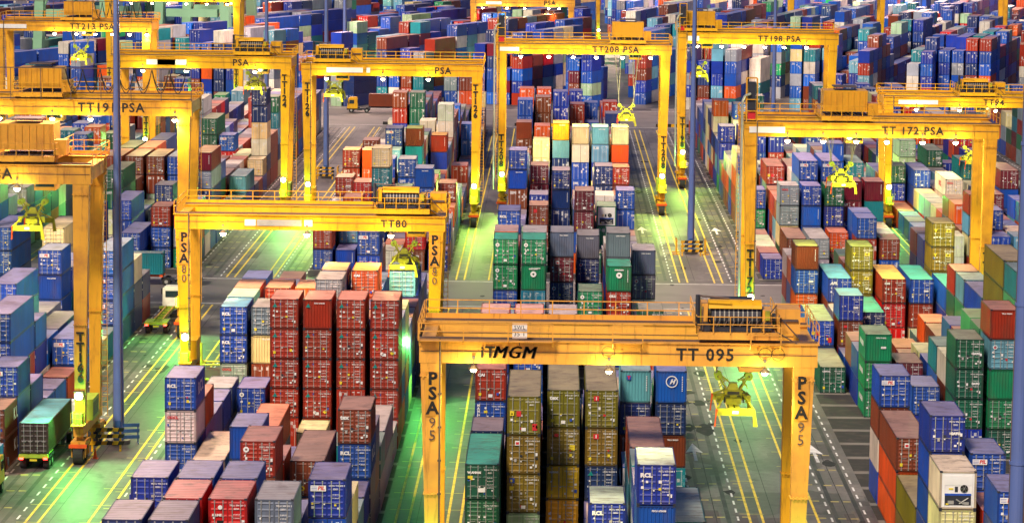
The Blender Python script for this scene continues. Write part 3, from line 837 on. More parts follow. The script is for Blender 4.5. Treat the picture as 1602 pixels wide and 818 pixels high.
def marking_mesh(mk,h,v,face):
    mb=MB()
    wall=face=='W'
    if wall:
        mb.mat('white')
        if v%2: mesh_text(mb,['TRLU 384201','CRXU 910552','FSCU 675038'][v%3],.16,'white',.95,LY,h-.35,bold=.006)
        else:
            for i in range(9): quad(mb,2.05,h-.5-i*.14,2.13,h-.42-i*.14)
    elif face=='D':
        dc='white'; rd_=random.Random(v*7+3)
        for _ in range(rd_.randint(2,6)):
            qx=rd_.choice((.2,.55,.98,1.35,1.7,2.1)); qz=rd_.uniform(.35,h-1.1); qs=rd_.uniform(.07,.2); mb.mat(rd_.choice(('white','white','board','yellowmark','redmark','dark','bluemark'))); quad(mb,qx,qz,qx+qs,qz+qs*rd_.uniform(.7,1.5),LY+.002*_)
        codes(mb,h,v,dc)
        mb.mat('white'); quad(mb,.30,1.3+.1*(v%3),.40,1.42+.1*(v%3),LY); quad(mb,1.9,.62,2.0,.74,LY); quad(mb,1.0,.9,1.1,.98,LY)
        if v%3==0: mb.mat('yellowmark'); quad(mb,.28,.42,.48,.66,LY)
        if v%4==1: mb.mat('white'); quad(mb,1.05,.3,1.38,.55,LY)
        if v%3==2: mb.mat('white'); quad(mb,.25,1.05,.42,1.22,LY); quad(mb,2.1,.5,2.2,.72,LY)
    if mk=='PIL':
        mb.mat('white'); quad(mb,.16,h-.78,1.16,h-.40,LY-.003); mesh_text(mb,'PIL',.36,'redmark',.62,LY-.008,h-.59,bold=.014,shear=.2)
        mb.mat('bluemark')
        for i in range(3): quad(mb,.2,h-.71+i*.1,.58,h-.68+i*.1,LY-.007)
    elif mk=='RCL': mesh_text(mb,'RCL',.36,'white',.2,LY-.004,h-.68,bold=.022,xs=1.15)
    elif mk=='APL': mesh_text(mb,'APL',.40,'white',.22,LY-.004,h-.55,bold=.03,shear=.25,xs=1.1)
    elif mk=='OOCL': mesh_text(mb,'OOCL',.30,'redmark',.2,LY-.004,h-.55,bold=.016)
    elif mk=='CAI': mesh_text(mb,'CAI',.30,'white',.2,LY-.004,h-.5,bold=.02,xs=1.15)
    elif mk=='tex': mesh_text(mb,'tex',.42,'white',.2,LY-.004,h-.62,bold=.02,xs=1.1)
    elif mk=='WM':
        mesh_text(mb,'W.ANHAI',.22,'white',.18,LY-.004,h-.62,bold=.015); mb.mat('yellowmark'); quad(mb,.2,h-1.15,.55,h-.85,LY); mb.mat('white'); quad(mb,.95,.55,1.45,.85,LY)
    elif mk=='HJ':
        for i,ch in enumerate('HANJIN'): mesh_text(mb,ch,.24,'white',.2,LY-.004,h-.35-i*.24,bold=.02)
        mb.mat('yellowmark'); quad(mb,.72,h-.95,1.0,h-.75,LY); circle(mb.mat('white'),.85,h-.55,.09,LY)
    elif mk=='K': mesh_text(mb,'K',.8,'white',.35,LY-.004,h-.9,bold=.05)
    elif mk=='KL': mesh_text(mb,'K LINE',.2,'white',.25,LY-.004,h-1.05,bold=.012); circle(mb.mat('white'),.75,h-.55,.14,LY); mb.mat('black'); quad(mb,.55,.75,.95,1.2,LY)
    elif mk=='H': circle(mb.mat('white'),1.25,h-.85,.48,LY,28,.40); mesh_text(mb,'H',.5,'white',1.27,LY,h-.86,bold=.03,align='CENTER',shear=.4)
    elif mk=='T': mb.mat('bluemark'); quad(mb,.5,h-.75,.85,h-.38,LY); mesh_text(mb,'T',.32,'redmark',.675,LY-.006,h-.565,bold=.03,align='CENTER')
    elif mk=='circ':
        if wall: circle(mb.mat('white'),1.22,h-.95,.30,LY,24,.10); mesh_text(mb,'EVERGREEN',.17,'white',1.22,LY,h-.42,align='CENTER',bold=.012)
        else: circle(mb.mat('white'),.42,h-.6,.2,LY,20,.08); mb.mat('white'); quad(mb,.35,h-1.3,.5,h-1.12,LY)
    elif mk=='cres': circle(mb.mat('white'),.45,h-.65,.19,LY,20,.13); mb.mat('redmark'); quad(mb,.36,h-.75,.5,h-.62,LY-.004)
    elif mk=='tri':
        mb.mat('greenmark'); mb.poly([(.2,LY,h-.72),(.62,LY,h-.72),(.46,LY,h-.36)],[(0,1,2)])
        mb.mat('bluemark'); quad(mb,.84,h-.52,.94,h-.38,LY) if not wall else None
        if v%4==1 and not wall: circle(mb.mat('white'),1.02,.52,.14,LY); mb.mat('yellowmark'); mb.poly([(1.9,LY,.4),(2.08,LY,.58),(1.9,LY,.76),(1.72,LY,.58)],[(0,1,2,3)])
    elif mk=='redsq': mb.mat('redmark'); quad(mb,.62,h-.82,1.02,h-.44,LY); mesh_text(mb,'i',.34,'white',.82,LY-.006,h-.63,align='CENTER',bold=.02)
    elif mk=='red': mb.mat('redmark'); quad(mb,.68,h-1.5,1.02,h-1.1,LY); quad(mb,1.85,.35,2.2,.85,LY); mb.mat('yellowmark'); quad(mb,.2,h-1.45,.5,h-1.1,LY)
    elif mk=='sq': mb.mat('white'); quad(mb,.6,h-.75,.95,h-.4,LY); mb.mat('redmark'); quad(mb,.66,h-.69,.89,h-.5,LY-.005)
    elif mk=='pink': mb.mat('redmark'); quad(mb,.6,h-.95,1.0,h-.5,LY)
    elif mk=='org': mb.mat('redmark'); quad(mb,.55,h-.7,.85,h-.45,LY); mb.mat('yellowmark'); quad(mb,1.7,h-1.7,2.1,h-1.3,LY)
    elif mk=='blu': mb.mat('bluemark'); quad(mb,.2,h-.65,.55,h-.3,LY); mb.mat('yellowmark'); quad(mb,.26,h-.6,.4,h-.4,LY-.005); quad(mb,.2,h-1.2,.5,h-.9,LY)
    elif mk=='hap': mesh_text(mb,'HAPAG-LLOYD' if v%2 else 'HAPAG',.17 if v%2 else .2,'bluemark' if v%2 else 'white',.2,LY-.004,h-.5,bold=.01)
    elif mk=='YZ': mesh_text(mb,'Y',.42,'yellowmark',.3,LY-.004,h-.85,bold=.03); mesh_text(mb,'Z Z',.36,'yellowmark',1.5,LY-.008,h-.85,bold=.02); mesh_text(mb,'v  v',.3,'white',.5,LY-.004,h-1.5,bold=.02)
    elif mk=='EMC': mesh_text(mb,'CSLU',.3,'white',.25,LY-.004,h-.5,bold=.02)
    elif mk=='CAP': mesh_text(mb,'CAPITAL',.2,'white',.2,LY-.004,h-.45,bold=.012)
    elif mk=='dhl': mesh_text(mb,'Y D',.45,'yellowmark',.3,LY-.004,.55,bold=.03)
    elif mk=='txt': mesh_text(mb,['MAXU','S283','GATU'][v%3],.24,'white',1.45,LY-.004,h-1.25,bold=.02)
    elif mk=='tri2': pass
    if not mb.v: return None
    return mb.mesh('marking')
SIDE={'RCL':('R C L',1.3,'white'),'K LINE':('K LINE',1.35,'white'),'EVER':('EVERGREEN',.62,'white'),'APL':('APL',1.0,'white'),'OOCL':('OOCL',1.0,'redmark'),'EMCL':('EMCL',1.2,'bluemark'),'MSC':('MSC',1.3,'bluemark'),'CCL':('CL',1.2,'white')}
ORD=['','top','second','third','fourth','fifth','sixth']
ORDS=['first','second','third','fourth','fifth','sixth','seventh','eighth','ninth','tenth','eleventh','twelfth','thirteenth','fourteenth','fifteenth','sixteenth','seventeenth','eighteenth','nineteenth','twentieth','twenty-first','twenty-second','twenty-third','twenty-fourth','twenty-fifth','twenty-sixth','twenty-seventh']
def blkname(q):
    far_=q.y>355
    return {('C',0):'under crane 095',('C',1):'under crane 208',('L1',0):'under crane 80',('L1',1):'under crane 126',('L2',0):'under crane 166',('L2',1):'under crane 124',
      ('R1',0):'before crane 172',('R1',1):'before crane 198',('R2',0):'right of crane 172',('R2',1):'under crane 94',('L3',0):'at far left',('L3',1):'under crane 213',('R3',0):'at right edge',('R3',1):'at far right edge'}[(q.blk,int(far_))]
MKN={'PIL':'red and white badge','RCL':'white lettering','APL':'slanted white lettering','OOCL':'red lettering','CAI':'white lettering','tex':'white lowercase lettering','circ':'white ring emblem','tri':'teal triangle','cres':'ringed emblem','H':'circled H','YZ':'yellow Y','K':'big white K'}
# rank of each stack within its column (counting stacks that show an individual) for the labels
colst={}
for q in IND: colst.setdefault((q.blk,q.k,q.y>355),set()).add(round(q.y))
def ordinal(q):
    s=sorted(colst[(q.blk,q.k,q.y>355)]); 
    return ORDS[min(s.index(round(q.y)),len(ORDS)-1)]
usedl=set()
def set_color(o,rgb): o.color=(*rgb,1)
rs=random.Random(5)
for q in IND:
    full=q.ind<150 and q.vis>55
    nm='refrigerated_container' if q.face=='R' else 'shipping_container'
    size='' if q.L<7 else 'long '
    mk=MKN.get(q.mk,''); adj=CNAME[q.c]
    topw={0:'top of',1:'second from top of',2:'third from top of',3:'fourth from top of',4:'fifth from top of',5:'sixth from top of'}[q.top]
    lab=f"{adj} {size}container, {topw} {ordinal(q)} stack back, {ORDS[q.k]} column {blkname(q)}"
    if mk and len(lab.split())+len(mk.split())+1<=16: lab=f"{adj} {size}container with {mk}, {topw} {ordinal(q)} stack back, {ORDS[q.k]} column {blkname(q)}"
    if len(lab.split())>16: lab=lab.replace(' long container',' container')
    if len(lab.split())>16: lab=lab.replace(' from top of',' in')
    assert lab not in usedl or True
    if lab in usedl or len(lab.split())>16: print('DUP',lab)
    usedl.add(lab); lab=' '.join(lab.split()[:16])
    t=empty(nm,(q.x,q.y,q.z),0,lab,'container','stacked shipping containers')
    h=q.h; L=q.L; hk=round(h,2)
    def part(name,key,fn,rgb,parent=t):
        me=shared(key,fn)
        if me is None: return None
        o=link(me,name,parent); set_color(o,rgb); return o
    rgb=q.rgb; drk=tuple(v*.55 for v in rgb)
    part('walls',('w',L,hk),lambda:walls_mesh(L,h,q.face),rgb)
    part('frame',('f',L,hk),lambda:frame_mesh(L,h,q.face),drk)
    part('roof',('r',L,hk),lambda:roof_mesh(L,h),roofcol(rgb,q.c,q.pink))
    nzv=rs.choice((3,5,5,7)) if q.mk!='tri' else 5
    if q.face=='D':
        for s in(0,1):
            d=part('door',('d',hk,s,nzv),lambda:door_mesh(h,s,False,nzv),rgb)
            if full:
                for x in ((.40,.93) if s==0 else (1.51,2.04)): part('locking_rod',('rod',hk,x),lambda:rod_mesh(h,x),rgb,d)
        if not full: part('locking_rods',('rods',hk),lambda:rods_all(h),rgb)
    elif q.face=='W': part('end_wall',('e',hk),lambda:endwall_mesh(h),rgb)
    else:
        u=part('cooling_unit',('u',hk),lambda:unit_mesh(h),rgb); part('fan',('fan',hk),lambda:fan_mesh(h),rgb,u)
    v=rs.randrange(12) if full else rs.randrange(4)
    if q.face!='R' : part('marking',('m',q.mk,hk,v,q.face),lambda:marking_mesh(q.mk,h,v,q.face),rgb)
    # long-side lettering
    sd=None
    if q.x<-8 and q.blk in('L2',) and q.y<262 and q.c in('br','rb'): sd='K LINE'
    elif q.mk=='RCL' and q.L<7 and abs(q.x)>12: sd='RCL'
    elif q.blk=='R1' and q.c=='gn': sd='EVER'
    elif q.mk in('OOCL',) and q.L>7: sd='OOCL'
    if sd:
        s,sz,mt=SIDE[sd]
        def side_m(sd=sd,L=L,h=h):
            mb=MB()
            mesh_text_side(mb,s,sz,mt,-.02,L*.5,h*.55,-1,align='CENTER',bold=.04)
            mesh_text_side(mb,s,sz,mt,Wd+.02,L*.5,h*.55,1,align='CENTER',bold=.04)
            return mb.mesh('side_lettering')
        part('side_lettering',('s',sd,L,hk),side_m,rgb)

# ---------------------------------------------------------------- gantry cranes
def lamp_light(name,parent,loc,power,color,radius=.25,spot=None,blend=.6):
    if spot:
        l=D.lights.new(name,'SPOT'); l.spot_size=math.radians(spot); l.spot_blend=blend
    else: l=D.lights.new(name,'POINT')
    l.energy=power; l.color=color; l.shadow_soft_size=radius
    o=D.objects.new(name,l); COL.objects.link(o); o.parent=parent; o.location=loc; return o
LCOL=(1.0,.92,.32); GCOL=(.12,1.0,.16)
def rail_run(mb,a,b,h=1.1,n=6,r=.035):
    a=Vector(a);b=Vector(b)
    for z in(h,h*.55): mb.bar(a+Vector((0,0,z)),b+Vector((0,0,z)),r,4)
    for i in range(n+1):
        p=a.lerp(b,i/n); mb.bar(p,p+Vector((0,0,h)),r*1.1,4)
def crane(num,text,tx,XL,XR,Y,zb,depth=1.4,wb=8.0,mat='crane',trolley=.5,legtext=None,legz=12,lab='',spread=None,lamps=(.15,.45,.75),sgn=None,legl=True,legw=1.35,house='drum',fest=False,txt_size=1.0,leglamp=5.6,powers=1.0,board=None,full=True,mid='crane',tsize=None):
    t=empty('gantry_crane',((XL+XR)/2,Y,0),0,lab,'crane','yellow rubber tyred gantry cranes')
    xl=XL-(XL+XR)/2; xr=-xl; zt=zb+depth; gw=1.0
    x0=xl-1.0; x1=xr+1.1
    # girders
    for yy in(0,wb):
        mb=MB().mat(mat); mb.box(x0,yy-gw/2,zb,x1,yy+gw/2,zt)
        mb.box(x0-.1,yy-gw/2-.14,zt+.003,x1+.1,yy+gw/2+.14,zt+.07)         # top flange
        n=int((x1-x0)/2.6)
        for i in range(1,n): x=x0+(x1-x0)*i/n; mb.box(x-.03,yy-gw/2-.03,zb+.02,x+.03,yy-gw/2-.002,zt-.02)
        for fx in(.25,.5,.75):
            x=x0+(x1-x0)*fx; mb.box(x-.28,yy-gw/2-.024,zb+.06,x+.28,yy-gw/2-.002,zt-.06)
            for q_ in range(5):
                for sx_ in(-.2,.2): mb.box(x+sx_-.03,yy-gw/2-.045,zb+.15+q_*(depth-.35)/4,x+sx_+.03,yy-gw/2-.024,zb+.21+q_*(depth-.35)/4)
        mb.mat('rail'); mb.box(x0,yy-.06,zt+.07,x1,yy+.06,zt+.2)
        mb.box(x0+.1,yy-gw/2-.045,zb+depth*.52,x1-.1,yy-gw/2-.003,zb+depth*.52+.035)
        g_=mb.build('girder',t)
    # end ties between girders
    for x in(x0+.5,x1-.5):
        mb=MB().mat(mat); mb.box(x-.45,gw/2+.003,zb+.25,x+.45,wb-gw/2-.003,zt-.15); mb.build('end_tie',t)
    # walkway and handrails on the rear girder
    mb=MB().mat(mat); mb.box(x0,wb+gw/2+.15,zt-.05,x1,wb+gw/2+1.0,zt+.02); mb.box(x0,wb+gw/2+.9,zt+.02,x1,wb+gw/2+.98,zt+.35); mb.build('walkway',t)
    mb=MB().mat(mat); rail_run(mb,(x0,wb+gw/2+1.0,zt),(x1,wb+gw/2+1.0,zt),1.25,12,.045 if Y<300 else .06)
    mb.build('handrail',t)
    mb=MB().mat(mat)
    rail_run(mb,(x0-.1,0,zt),(x0-.1,wb+1.4,zt),1.2,4,.04); mb.build('handrail',t)
    mb=MB().mat(mat); rail_run(mb,(x1+.1,0,zt),(x1+.1,wb+1.4,zt),1.2,4,.04); mb.build('handrail',t)
    # legs
    zs=3.1
    for x,s in((xl,-1),(xr,1)):
        for yy in(0,wb):
            mb=MB().mat(mid if yy else mat)
            w0=.42;w1=legw/2
            inn=s*-1
            # outer edge leans in towards the foot
            bx=x+s*.02
            mb.hexa([(bx-w0,yy-.4,zs+.004),(bx+w0,yy-.4,zs+.004),(bx+w0,yy+.4,zs+.004),(bx-w0,yy+.4,zs+.004)],[(x-w1+s*.25,yy-.47,zb-.004),(x+w1+s*.25,yy-.47,zb-.004),(x+w1+s*.25,yy+.47,zb-.004),(x-w1+s*.25,yy+.47,zb-.004)])
            for zf in(zs+(zb-zs)*.42,zb-.9):
                f_=(zf-zs)/(zb-zs); cxf=bx+(x+s*.25-bx)*f_; hw=w0+(w1-w0)*f_
                mb.box(cxf-hw-.06,yy-.54,zf,cxf+hw+.06,yy+.54,zf+.07)
                for q_ in range(4): mb.box(cxf-hw+.1+q_*(2*hw-.3)/3,yy-.56,zf-.1,cxf-hw+.2+q_*(2*hw-.3)/3,yy-.5,zf+.17)
            lg=mb.build('leg',t)
            if yy==0 and legtext and (s>0 or legl):
                tb=MB(); st=legtext if isinstance(legtext,str) else legtext[0]
                sz=tsize or 1.0; zz=legz
                for ch in st:
                    if ch!=' ': mesh_text(tb,ch,sz,'black',x+s*.12,-.56,zz,align='CENTER',bold=.035*sz,ext=0)
                    zz-=sz*.84
                if not isinstance(legtext,str):
                    for ch in legtext[1]:
                        mesh_text(tb,ch,sz*.85,'rail',x+s*.12,-.55,zz,align='CENTER',bold=.0); zz-=sz*.72
                tb.build('leg_number',t)
                if not isinstance(legtext,str):
                    pt=MB().mat('crane3'); hz=sz*.84; pt.poly([(x+s*.12-sz*.42,-.535,legz-hz*2.55),(x+s*.12+sz*.36,-.535,legz-hz*2.5),(x+s*.12+sz*.46,-.535,legz-hz*.9),(x+s*.12+sz*.4,-.535,legz+hz*.48),(x+s*.12-sz*.40,-.535,legz+hz*.5),(x+s*.12-sz*.36,-.535,legz-hz*1.2)],[(0,1,2,3,4,5)]); pt.build('worn_paint_patch',t)
            # lamp on the foot of the front leg
        # sill beam, power pack, bogies
        mb=MB().mat(mat); mb.box(x-.42,-1.1,2.35,x+.42,wb+1.1,zs); mb.box(x-.5,-.75,zs+.003-.0,x+.5,-.42,zs+1.3); mb.build('sill_beam',t)
        mb=MB().mat(mat); mb.box(x-.5,-2.0,3.35,x+.62,-.76,3.43); rail_run(mb,(x-.5,-2.0,3.4),(x+.6,-2.0,3.4),1.1,3,.03); mb.mat('chassis').box(x-.33,-1.3,3.44,x+.33,-.8,4.3); mb.build('leg_platform',t)
        mb=MB().mat('chassis' if s>0 else mat); mb.box(x-.7,wb*.3,3.104,x+.7,wb*.72,4.9); mb.mat('dark')
        for i in range(5): mb.box(x-.704+(0 if s<0 else 1.36),wb*.3+.3+i*.55,3.4,x-.66+(0 if s<0 else 1.37),wb*.3+.6+i*.55,4.6)
        mb.build('power_unit',t)
        for yy in(-.1,wb+.1):
            mb=MB().mat('orange' if yy<1 else mat); mb.box(x-.75,yy-1.45 if yy<1 else yy+1.3,1.45,x+.75,(yy-1.3) if yy<1 else yy+1.45,1.75)
            mb.mat(mat); mb.box(x-.62,yy-1.29,1.5,x+.62,yy+1.29,1.95); mb.box(x-.25,yy-.4,1.953,x+.25,yy+.4,2.347)
            for dx in(-.6,.52): mb.box(x+dx,yy-1.1,.6,x+dx+.08,yy-.7,1.497); mb.box(x+dx,yy+.7,.6,x+dx+.08,yy+1.1,1.497)
            bg_=mb.build('bogie',t)
            for dy in(-.9,.9):
                wv=MB().mat('tyre'); wv.bar((x-.4,yy+dy,.78),(x+.4,yy+dy,.78),.78,18); wv.mat(mat); wv.bar((x-.42,yy+dy,.78),(x+.42,yy+dy,.78),.35,10); wv.build('tyre',bg_)
    # ladder / stairs on the left or right rear leg
    mb=MB().mat(mat)
    xx=xr+.85 if num not in('208','172') else xl-.85
    for z in np.arange(3.3,zb,.45): mb.bar((xx-.25,wb-.1,z),(xx+.25,wb-.1,z),.03,3)
    for dx in(-.25,.25): mb.bar((xx+dx,wb-.1,2.5),(xx+dx,wb-.1,zt+.9),.04,4)
    mb.build('ladder',t)
    # cable conduit down one front leg
    mb=MB().mat('rail'); cx=(xl+.35) if num not in('208',) else xl-.6
    mb.bar((cx,-.62,4),(cx,-.62,zt+.2),.06,5)
    for z in np.arange(5,zb,2.2): mb.box(cx-.12,-.66,z,cx+.12,-.47,z+.1)
    mb.build('cable_conduit',t)
    # beam lettering
    tb=MB()
    for s_,xfrac,sz in [t_ for t_ in text for _ in (0,)]+[(t_[0],t_[1]+d_,t_[2]) for t_ in text if 'M' in t_[0] for d_ in (.0018,.0036)]: mesh_text(tb,s_,sz,'black',x0+(x1-x0)*xfrac,-gw/2-.05,zb+depth*.50,bold=0 if 'M' in s_ else .02*sz,spacing=1.15,shear=.3 if s_=='MGM' else 0,align='CENTER',xs=1.0)
    tb.build('beam_lettering',t)
    if board:
        bb=MB()
        for (xa,xb,cm) in board: bb.mat(cm).box(x0+(x1-x0)*xa,-gw/2-.1,zb+depth*.28,x0+(x1-x0)*xb,-gw/2-.048,zb+depth*.72)
        bb.build('sign_board',t)
    # flood lamps under the front girder
    for i,fx in enumerate(lamps):
        x=x0+(x1-x0)*fx
        mb=MB().mat('rail'); mb.bar((x,-.62,zb+.45),(x,-.62,zb-.12),.035,4); mb.bar((x,-.62,zb-.08),(x,-.62,zb-.33),.12,10,.36); mb.box(x-.1,-.62,zb+.3,x+.1,-.5,zb+.5)
        f=mb.build('floodlight',t)
        lb=MB().mat('lens'); lb.ball((x,-.62,zb-.36),.2 if Y<250 else .27,10,7); lb.build('lamp_bulb',f)
        lamp_light('floodlight_light',f,(x,-1.15,zb-.55),380*powers,LCOL,.3)
        lamp_light('floodlight_beam',f,(x,-.9,zb-.7),2600*powers,LCOL,.3,spot=130)
    for x,s in((xl,-1),(xr,1)):
        if leglamp:
            mb=MB().mat('rail'); mb.box(x-.38,-.84,leglamp-.15,x+.38,-.45,leglamp+.5); mb.box(x-.42,-1.05,leglamp+.5,x+.42,-.45,leglamp+.55); f=mb.build('floodlight',t)
            lb=MB().mat('lens'); lb.ball((x,-.88,leglamp+.15),.32,12,8); lb.build('lamp_bulb',f)
            lamp_light('floodlight_light',f,(x,-2.4,leglamp+.2),260*powers,GCOL,.3)
            sp=lamp_light('floodlight_beam',f,(x,-1.7,leglamp+.1),3400*powers,(.55,1,.12) if num in('208','198','126') else GCOL,.3,spot=150); sp.rotation_euler=(math.radians(-38),0,0)
    # trolley
    tx_=x0+(x1-x0)*trolley; z0=zt+.22
    tr=MB().mat(mat)
    tr.box(tx_-2.6,-.7,z0+.1,tx_+2.6,-.3,z0+.55); tr.box(tx_-2.6,wb+.3,z0+.1,tx_+2.6,wb+.7,z0+.55)
    for dx in(-2.5,2.1): tr.box(tx_+dx,-.297,z0+.1,tx_+dx+.4,wb+.297,z0+.5)
    tr.mat('rail')
    for dx in np.arange(-2.0,2.1,.45): tr.box(tx_+dx,-.25,z0+.503,tx_+dx+.38,wb+.25,z0+.54)
    for dx in(-2.2,2.2):
        for yy in(0,wb): tr.bar((tx_+dx,yy-.12,z0+.12),(tx_+dx,yy+.12,z0+.12),.3,10)
    trm=tr.build('trolley',t)
    if house=='drum':
        h_=MB().mat('dark'); h_.bar((tx_-1.7,1.2,z0+1.45),(tx_+1.5,1.2,z0+1.45),.75,16)
        h2_=MB().mat('dark'); h2_.bar((tx_-1.5,wb-2,z0+1.3),(tx_+1.3,wb-2,z0+1.3),.7,14); h2_.build('hoist_drum',trm)
        h_.mat('cable')
        for k in range(10): h_.bar((tx_-1.5+k*.3,1.2,z0+1.45),(tx_-1.42+k*.3,1.2,z0+1.45),.765,16)
        h_.build('hoist_drum',trm)
        h_=MB().mat('crane2'); n=8
        P=[];
        for x in(tx_-1.9,tx_+1.55):
            for i in range(n+1): a=math.radians(200-i*22.5*1.0-0); P.append((x,1.2+.98*math.cos(math.radians(150-i*120/n)),z0+1.5+.98*math.sin(math.radians(150-i*120/n))))
        h_.poly(P,[(i,i+1,n+2+i,n+1+i) for i in range(n)]+[tuple(range(n+1))[::-1],tuple(range(n+1,2*n+2))])
        h_.build('drum_cover',trm)
        h_=MB().mat(mat); h_.box(tx_-2.35,.4,z0+.55,tx_-1.95,2.2,z0+2.3); h_.box(tx_+1.6,.3,z0+.55,tx_+2.2,2.2,z0+1.9); h_.box(tx_+2.6,1,z0+.3,tx_+4.1,3.2,z0+1.9); h_.mat('dark').bar((tx_-2.6,0.2,z0+.9),(tx_-2.6,.2,z0+2.9),.16,8); h_.bar((tx_+2.4,2.6,z0+1),(tx_+3.2,2.6,z0+1),.4,10); h_.mat('rail'); h_.bar((tx_-2.5,.1,z0+2.85),(tx_-.6,.1,z0+2.7),.07,5); 
        h_.mat('dark'); h_.bar((tx_-2.1,-.2,z0+.8),(tx_-2.1,1.0,z0+.8),.34,12); h_.bar((tx_+1.9,-.2,z0+.9),(tx_+1.9,.9,z0+.9),.3,12); h_.box(tx_-1.5,-.15,z0+.56,tx_+1.3,.15,z0+.85); h_.box(tx_-2.5,3,z0+.56,tx_-1.7,5,z0+1.7)
        h_.mat('rail'); h_.box(tx_+2.75,.85,z0+1.1,tx_+3.95,.995,z0+1.25); h_.bar((tx_-2.3,-.3,z0+.6),(tx_-2.3,-.3,z0+2.2),.05,5); h_.bar((tx_+1.2,.1,z0+.6),(tx_+2.5,.1,z0+2.3),.045,5); h_.bar((tx_+2.5,-.4,z0+.6),(tx_+3.9,-.4,z0-.2),.045,5); h_.bar((tx_+2.6,-.1,z0+1.6),(tx_+3.9,-.1,z0+.2),.045,5)
        for k in range(6): h_.bar((tx_-1.4+k*.5,0,z0+.85),(tx_-1.2+k*.5,.3,z0+1.2),.04,4)
        h_.mat('lime'); h_.box(tx_-2.75,.2,z0+1.2,tx_-2.4,.7,z0+2.1); h_.box(tx_+1.75,-.1,z0+1.3,tx_+2.05,.25,z0+1.9)
        h_.build('hoist_machinery',trm)
    else:
        h_=MB().mat('crane2' if house=='box' else mat); h_.box(tx_-2.3,1.0,z0+.9,tx_+2.3,4.4,z0+3.1)
        h_.mat(mat)
        for k in range(8): h_.box(tx_-2.2+k*.6,.94,z0+1.0,tx_-2.12+k*.6,.998,z0+3.0)
        h_.mat('rail').box(tx_-1.2,1.2,z0+3.4,tx_+1.2,4.0,z0+3.52)
        for a in(-1.1,1.1): h_.bar((tx_+a,2.5,z0+3.1),(tx_+a,2.5,z0+3.4),.05,4)
        h_.build('machinery_house',trm)
        h_=MB().mat('dark'); h_.bar((tx_-1.2,wb-1.6,z0+1.1),(tx_+1.2,wb-1.6,z0+1.1),.6,12); h_.mat(mat).box(tx_+2.35,.6,z0+.55,tx_+3.4,2.2,z0+1.8); h_.build('hoist_drum',trm)
    rr=MB().mat(mat); rail_run(rr,(tx_-2.7,-.75,z0+.5),(tx_+2.7,-.75,z0+.5),1.1,5,.035 if Y<300 else .05); rail_run(rr,(tx_+2.7,-.75,z0+.5),(tx_+2.7,wb+.6,z0+.5),1.1,4,.035); rail_run(rr,(tx_-2.7,-.75,z0+.5),(tx_-2.7,wb+.6,z0+.5),1.1,4,.035); rr.build('trolley_handrail',trm)
    # operator cabin hanging under the trolley
    c_=MB().mat(mat); cxx=tx_+1.2; 
    c_.box(cxx-.9,wb*.35,zb-.9,cxx+.9,wb*.35+2.2,zb+1.2); c_.box(cxx-.2,wb*.35+.9,zb+1.2,cxx+.2,wb*.35+1.3,z0+.1)
    c_=c_.build('operator_cabin',trm)
    gl=MB().mat('glass'); gl.box(cxx-.8,wb*.35-.03,zb-.6,cxx+.8,wb*.35-.004,zb+.8); gl.build('cabin_window',c_)
    # festoon cables
    if fest:
        fb=MB().mat('rail'); fb.bar((x0,-.8,zt+3.4),(x1,-.8,zt+3.4),.07,4)
        for i in range(9): x=x0+(x1-x0)*i/8; fb.bar((x,-.8,zt),(x,-.8,zt+3.4),.05,4)
        fb.build('festoon_rail',t)
        fb=MB().mat('blackcable'); n=7; a_,b_=tx_+3,x1-.5
        for i in range(n):
            xa=a_+(b_-a_)*i/n; xb=a_+(b_-a_)*(i+1)/n
            for d in(0,.35):
                pts=[(xa+(xb-xa)*k/8,-.8+d*.3,zt+3.3-(2.5-d)*4*(k/8)*(1-k/8)) for k in range(9)]; fb.tube(pts,.055,4)
        fb.build('festoon_cable',t)
    # front side service platforms and pipes for the nearest crane
    if full:
        for (fa,fb_) in((.005,.42),(.4,.44),(.575,.655),(.635,.71)):
            if num!='095': break
        if num=='095':
            for fa,fb_ in((0,.335),(.485,.56),(.83,.905)):
                xa=x0+(x1-x0)*fa; xb=x0+(x1-x0)*fb_; mb=MB().mat(mat)
                mb.box(xa,-1.25,zt+.06,xb,-.67,zt+.13); rail_run(mb,(xa,-1.25,zt+.1),(xb,-1.25,zt+.1),1.15,max(1,int((xb-xa)/2.2)),.045)
                for x in (xa,xb): mb.bar((x,-1.25,zt+.1),(x,-.6,zt+.1),.04,4); mb.bar((x,-1.25,zt+.65),(x,-.6,zt-.3),.04,4)
                mb.build('service_platform',t)
            sb=MB().mat('white'); xs_=x0+(x1-x0)*.252; sb.box(xs_-.48,-.86,zt+.25,xs_+.48,-.82,zt+1.25); mesh_text(sb,'SWL',.34,'black',xs_,-.868,zt+.98,align='CENTER',spacing=1.15); mesh_text(sb,'35 T',.42,'black',xs_,-.868,zt+.56,align='CENTER'); sb.mat('rail').bar((xs_,-.8,zt-.2),(xs_,-.8,zt+1.2),.04,4); sb.build('load_sign',t)
            hb=MB().mat('blackcable')
            for fx in(.475,.868,.90):
                xq=x0+(x1-x0)*fx; hb.tube([(xq+.42*math.cos(a*.5),-.6,zb+.85+.42*math.sin(a*.5)) for a in range(14)],.022,4)
            hb.build('coiled_cable',t)
    if num in('208','198','172'):
        cg=MB().mat(mat); xg=x0+.2
        for dx in(0,1.1):
            for dy in(-.5,.6): cg.bar((xg+dx,dy,zt),(xg+dx,dy,zt+4.6),.07,4)
        for z in(zt+1.2,zt+2.4,zt+4.6): cg.bar((xg,-.5,z),(xg+1.1,-.5,z),.06,4); cg.bar((xg,.6,z),(xg+1.1,.6,z),.06,4)
        cg.mat('dark').box(xg+.15,-.35,zt+1.3,xg+.95,.45,zt+4.2); cg.mat('redmark').box(xg+.15,-.38,zt+.35,xg+.95,.45,zt+1.2); cg.build('cable_reel_cage',t)
